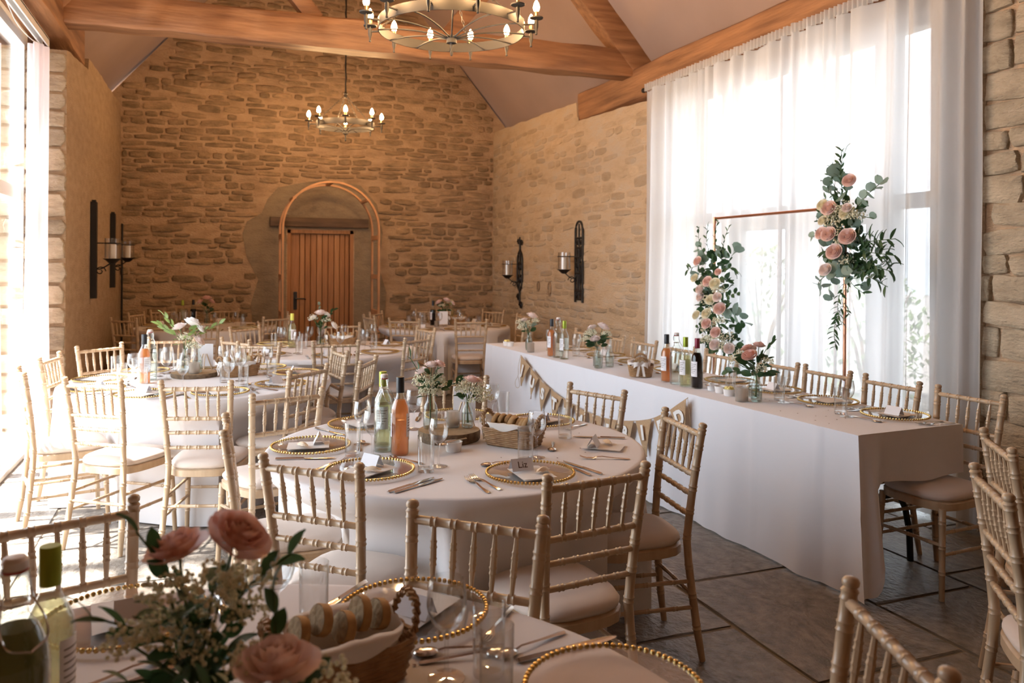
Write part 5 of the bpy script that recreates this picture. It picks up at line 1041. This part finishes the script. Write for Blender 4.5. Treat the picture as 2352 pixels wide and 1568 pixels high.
# ------------------------------------------------------------------ copper frame with flower columns
cf = thing('copper_frame', 'tall copper pipe frame standing between the long table and the sheer curtain', 'frame', (3.90, 0, 0))
for y in (4.105, 5.55): MB().tube([(0, y, .003), (0, y, 1.915)], .011, 8).build('upright', 'copper', cf); MB().tube([(-.22, y, .014), (.12, y, .014)], .011, 8).build('foot', 'copper', cf)
MB().tube([(0, 4.095, 1.922), (0, 5.56, 1.922)], .011, 8).build('top_bar', 'copper', cf)
for y in (4.105, 5.55): MB().tube([(0, y, 1.88), (0, y, 1.935)], .014, 8).build('elbow', 'copper', cf)
def column(label, base, roses, gyps, clumps, sprigs):
    """blooms given as (along y, height z, towards the room -x)"""
    t = thing('flower_column', label, 'flowers', base); rnd = random.Random(len(label))
    for y, z, s, m in roses: add_rose(t, (-.085 - .03 * rnd.random(), y, z), s * 1.12, m, (-1, y * 1.2 - .3, .45))
    for y, z, s in gyps: add_gyp(t, (-.06, y, z), s)
    for y, z, ry, rz_, kind, n, s in clumps:
        for i in range(n):
            a = rnd.uniform(0, 2 * PI); q = math.sqrt(rnd.random()); add_leaf(t, kind, (rnd.uniform(-.07, .05), y + ry * q * math.cos(a), z + rz_ * q * math.sin(a)), (rnd.uniform(-.9, .4), math.cos(a), math.sin(a) + rnd.uniform(-.4, .4)), s * rnd.uniform(.8, 1.3))
    for y0, z0, y1, z1, kind, n, s in sprigs:
        bend = rnd.uniform(-.03, .03); f = lambda q: Vector((-.03 - .04 * math.sin(q * 3), y0 + (y1 - y0) * q + bend * math.sin(q * PI), z0 + (z1 - z0) * q)); MB().tube([f(q / 6) for q in range(7)], .0022, 4).build('stem', 'stem', t); d = Vector((0, y1 - y0, z1 - z0)).normalized(); pr_ = Vector((0, -d.z, d.y))
        for i in range(n): q = (i + .6) / n; add_leaf(t, kind, f(q), d * .7 + pr_ * (.8 if i % 2 else -.8) + Vector((rnd.uniform(-.4, .2), 0, 0)), s)
    return t
# in these tables +y is away from the camera (to the left in view)
column('tall hanging column of pink and cream roses on the copper frame near the bottles', (3.88, 5.47, 0),
    [(.14, 1.565, .042, 'pink'), (.17, 1.425, .038, 'cream'), (-.02, 1.40, .045, 'pink'), (-.13, 1.385, .048, 'cream'), (.10, 1.335, .042, 'palepink'), (-.06, 1.255, .045, 'cream'), (-.17, 1.19, .05, 'pink'), (.0, 1.14, .045, 'cream'), (.13, 1.12, .04, 'cream'), (-.02, 1.06, .045, 'pink'), (-.14, 1.0, .045, 'pink'), (-.13, .90, .045, 'palepink'), (-.28, .885, .045, 'palepink'), (.1, 1.27, .04, 'palepink'), (-.16, 1.28, .04, 'palepink'), (-.15, 1.48, .03, 'pink')],
    [(.06, 1.36, .07), (-.10, 1.32, .07), (.03, 1.22, .08), (-.06, 1.15, .08), (.02, 1.0, .08), (-.08, .93, .07), (-.19, .87, .08), (.05, .90, .08), (-.22, .95, .07), (-.12, 1.08, .07), (.08, 1.06, .06)],
    [(.02, 1.48, .16, .14, 'leaf', 34, 1.5), (.02, 1.30, .14, .14, 'leaf', 24, 1.4), (-.05, 1.05, .17, .2, 'leaf', 34, 1.4), (-.1, .90, .18, .08, 'leaf', 22, 1.3), (.18, 1.48, .06, .08, 'euc', 8, 1.7), (.18, 1.37, .05, .05, 'euc', 5, 1.4), (.14, 1.18, .05, .1, 'euc', 8, 1.5), (-.24, 1.08, .07, .07, 'euc', 8, 1.7), (-.15, 1.62, .08, .06, 'euc', 8, 1.6), (-.16, 1.55, .1, .08, 'ruscus', 14, 1.1), (-.22, .98, .06, .1, 'leaf', 10, 1.6), (-.1, .87, .2, .04, 'ruscus', 12, 1), (.10, 1.22, .09, .24, 'leaf', 34, 1.25), (.05, 1.38, .15, .12, 'ruscus', 24, 1.1), (.08, .95, .1, .08, 'leaf', 20, 1.2), (.12, 1.3, .05, .1, 'euc', 8, 1.4)],
    [(.12, 1.55, .40, 1.49, 'ruscus', 9, 1.0), (.10, 1.58, .22, 1.86, 'leaf', 7, .8), (-.08, 1.60, -.05, 1.90, 'ruscus', 9, .7), (-.12, 1.6, -.2, 1.85, 'ruscus', 8, .7), (.06, 1.6, .09, 1.87, 'ruscus', 8, .8), (.14, 1.55, .24, 1.70, 'euc', 4, 1.2), (-.14, 1.28, -.33, 1.33, 'leaf', 6, 1.0), (-.1, 1.5, -.25, 1.52, 'leaf', 6, .9), (.1, 1.05, .23, 1.0, 'leaf', 5, .8)])
column('large spreading cluster of roses and eucalyptus at the top corner of the copper frame', (3.88, 4.06, 0),
    [(-.11, 2.07, .045, 'pink'), (.05, 1.905, .052, 'pink'), (-.075, 1.865, .042, 'cream'), (.10, 1.93, .04, 'cream'), (.12, 1.83, .035, 'cream'), (.12, 1.745, .045, 'pink'), (.045, 1.735, .052, 'pink'), (-.12, 1.715, .055, 'pink'), (.0, 1.62, .055, 'pink'), (.075, 1.505, .045, 'palepink'), (-.10, 1.90, .032, 'palepink')],
    [(.03, 1.80, .09), (-.03, 1.88, .08), (-.04, 1.68, .08), (-.13, 1.83, .07), (.06, 1.86, .07), (-.06, 1.55, .06), (.02, 1.73, .07)],
    [(.01, 1.83, .14, .12, 'leaf', 30, 1.4), (.0, 1.66, .15, .14, 'leaf', 34, 1.5), (.05, 2.02, .05, .10, 'euc', 12, 1.7), (-.04, 1.75, .08, .06, 'euc', 12, 1.6), (.11, 1.60, .06, .10, 'euc', 12, 1.7), (-.05, 1.60, .1, .08, 'euc', 12, 1.6), (-.17, 1.52, .12, .10, 'euc', 14, 1.4), (-.22, 1.62, .12, .14, 'ruscus', 40, 1.35), (.09, 1.72, .07, .16, 'leaf', 26, 1.3), (.10, 1.82, .06, .12, 'euc', 12, 1.4), (.02, 1.9, .12, .08, 'ruscus', 20, 1.0)],
    [(.0, 1.95, .02, 2.29, 'ruscus', 15, .9), (-.02, 1.95, .10, 2.22, 'ruscus', 10, .8), (-.02, 2.0, -.02, 2.30, 'ruscus', 10, .8), (-.10, 1.90, -.33, 2.06, 'euc', 8, 1.4), (.02, 1.95, .12, 2.10, 'euc', 5, 1.5), (-.15, 1.88, -.25, 1.83, 'euc', 3, 1.1), (.05, 1.9, .22, 1.88, 'ruscus', 9, .8), (.05, 1.95, .16, 1.99, 'ruscus', 6, .7), (.1, 1.75, .27, 1.73, 'euc', 4, 1.0), (-.12, 1.68, -.42, 1.70, 'ruscus', 12, 1.25), (-.12, 1.64, -.42, 1.60, 'ruscus', 12, 1.25), (-.12, 1.60, -.40, 1.50, 'ruscus', 12, 1.2), (-.1, 1.55, -.36, 1.41, 'ruscus', 10, 1.2), (-.05, 1.5, -.18, 1.36, 'ruscus', 7, 1.1), (.08, 1.5, .22, 1.38, 'euc', 7, 1.2), (.07, 1.48, .10, 1.32, 'euc', 4, 1.4), (-.03, 1.45, .01, 1.15, 'ruscus', 16, .9), (-.01, 1.3, .06, 1.00, 'ruscus', 18, .9), (-.02, 1.4, -.06, 1.22, 'ruscus', 8, .8), (.08, 1.6, .19, 1.62, 'ruscus', 6, .8)])
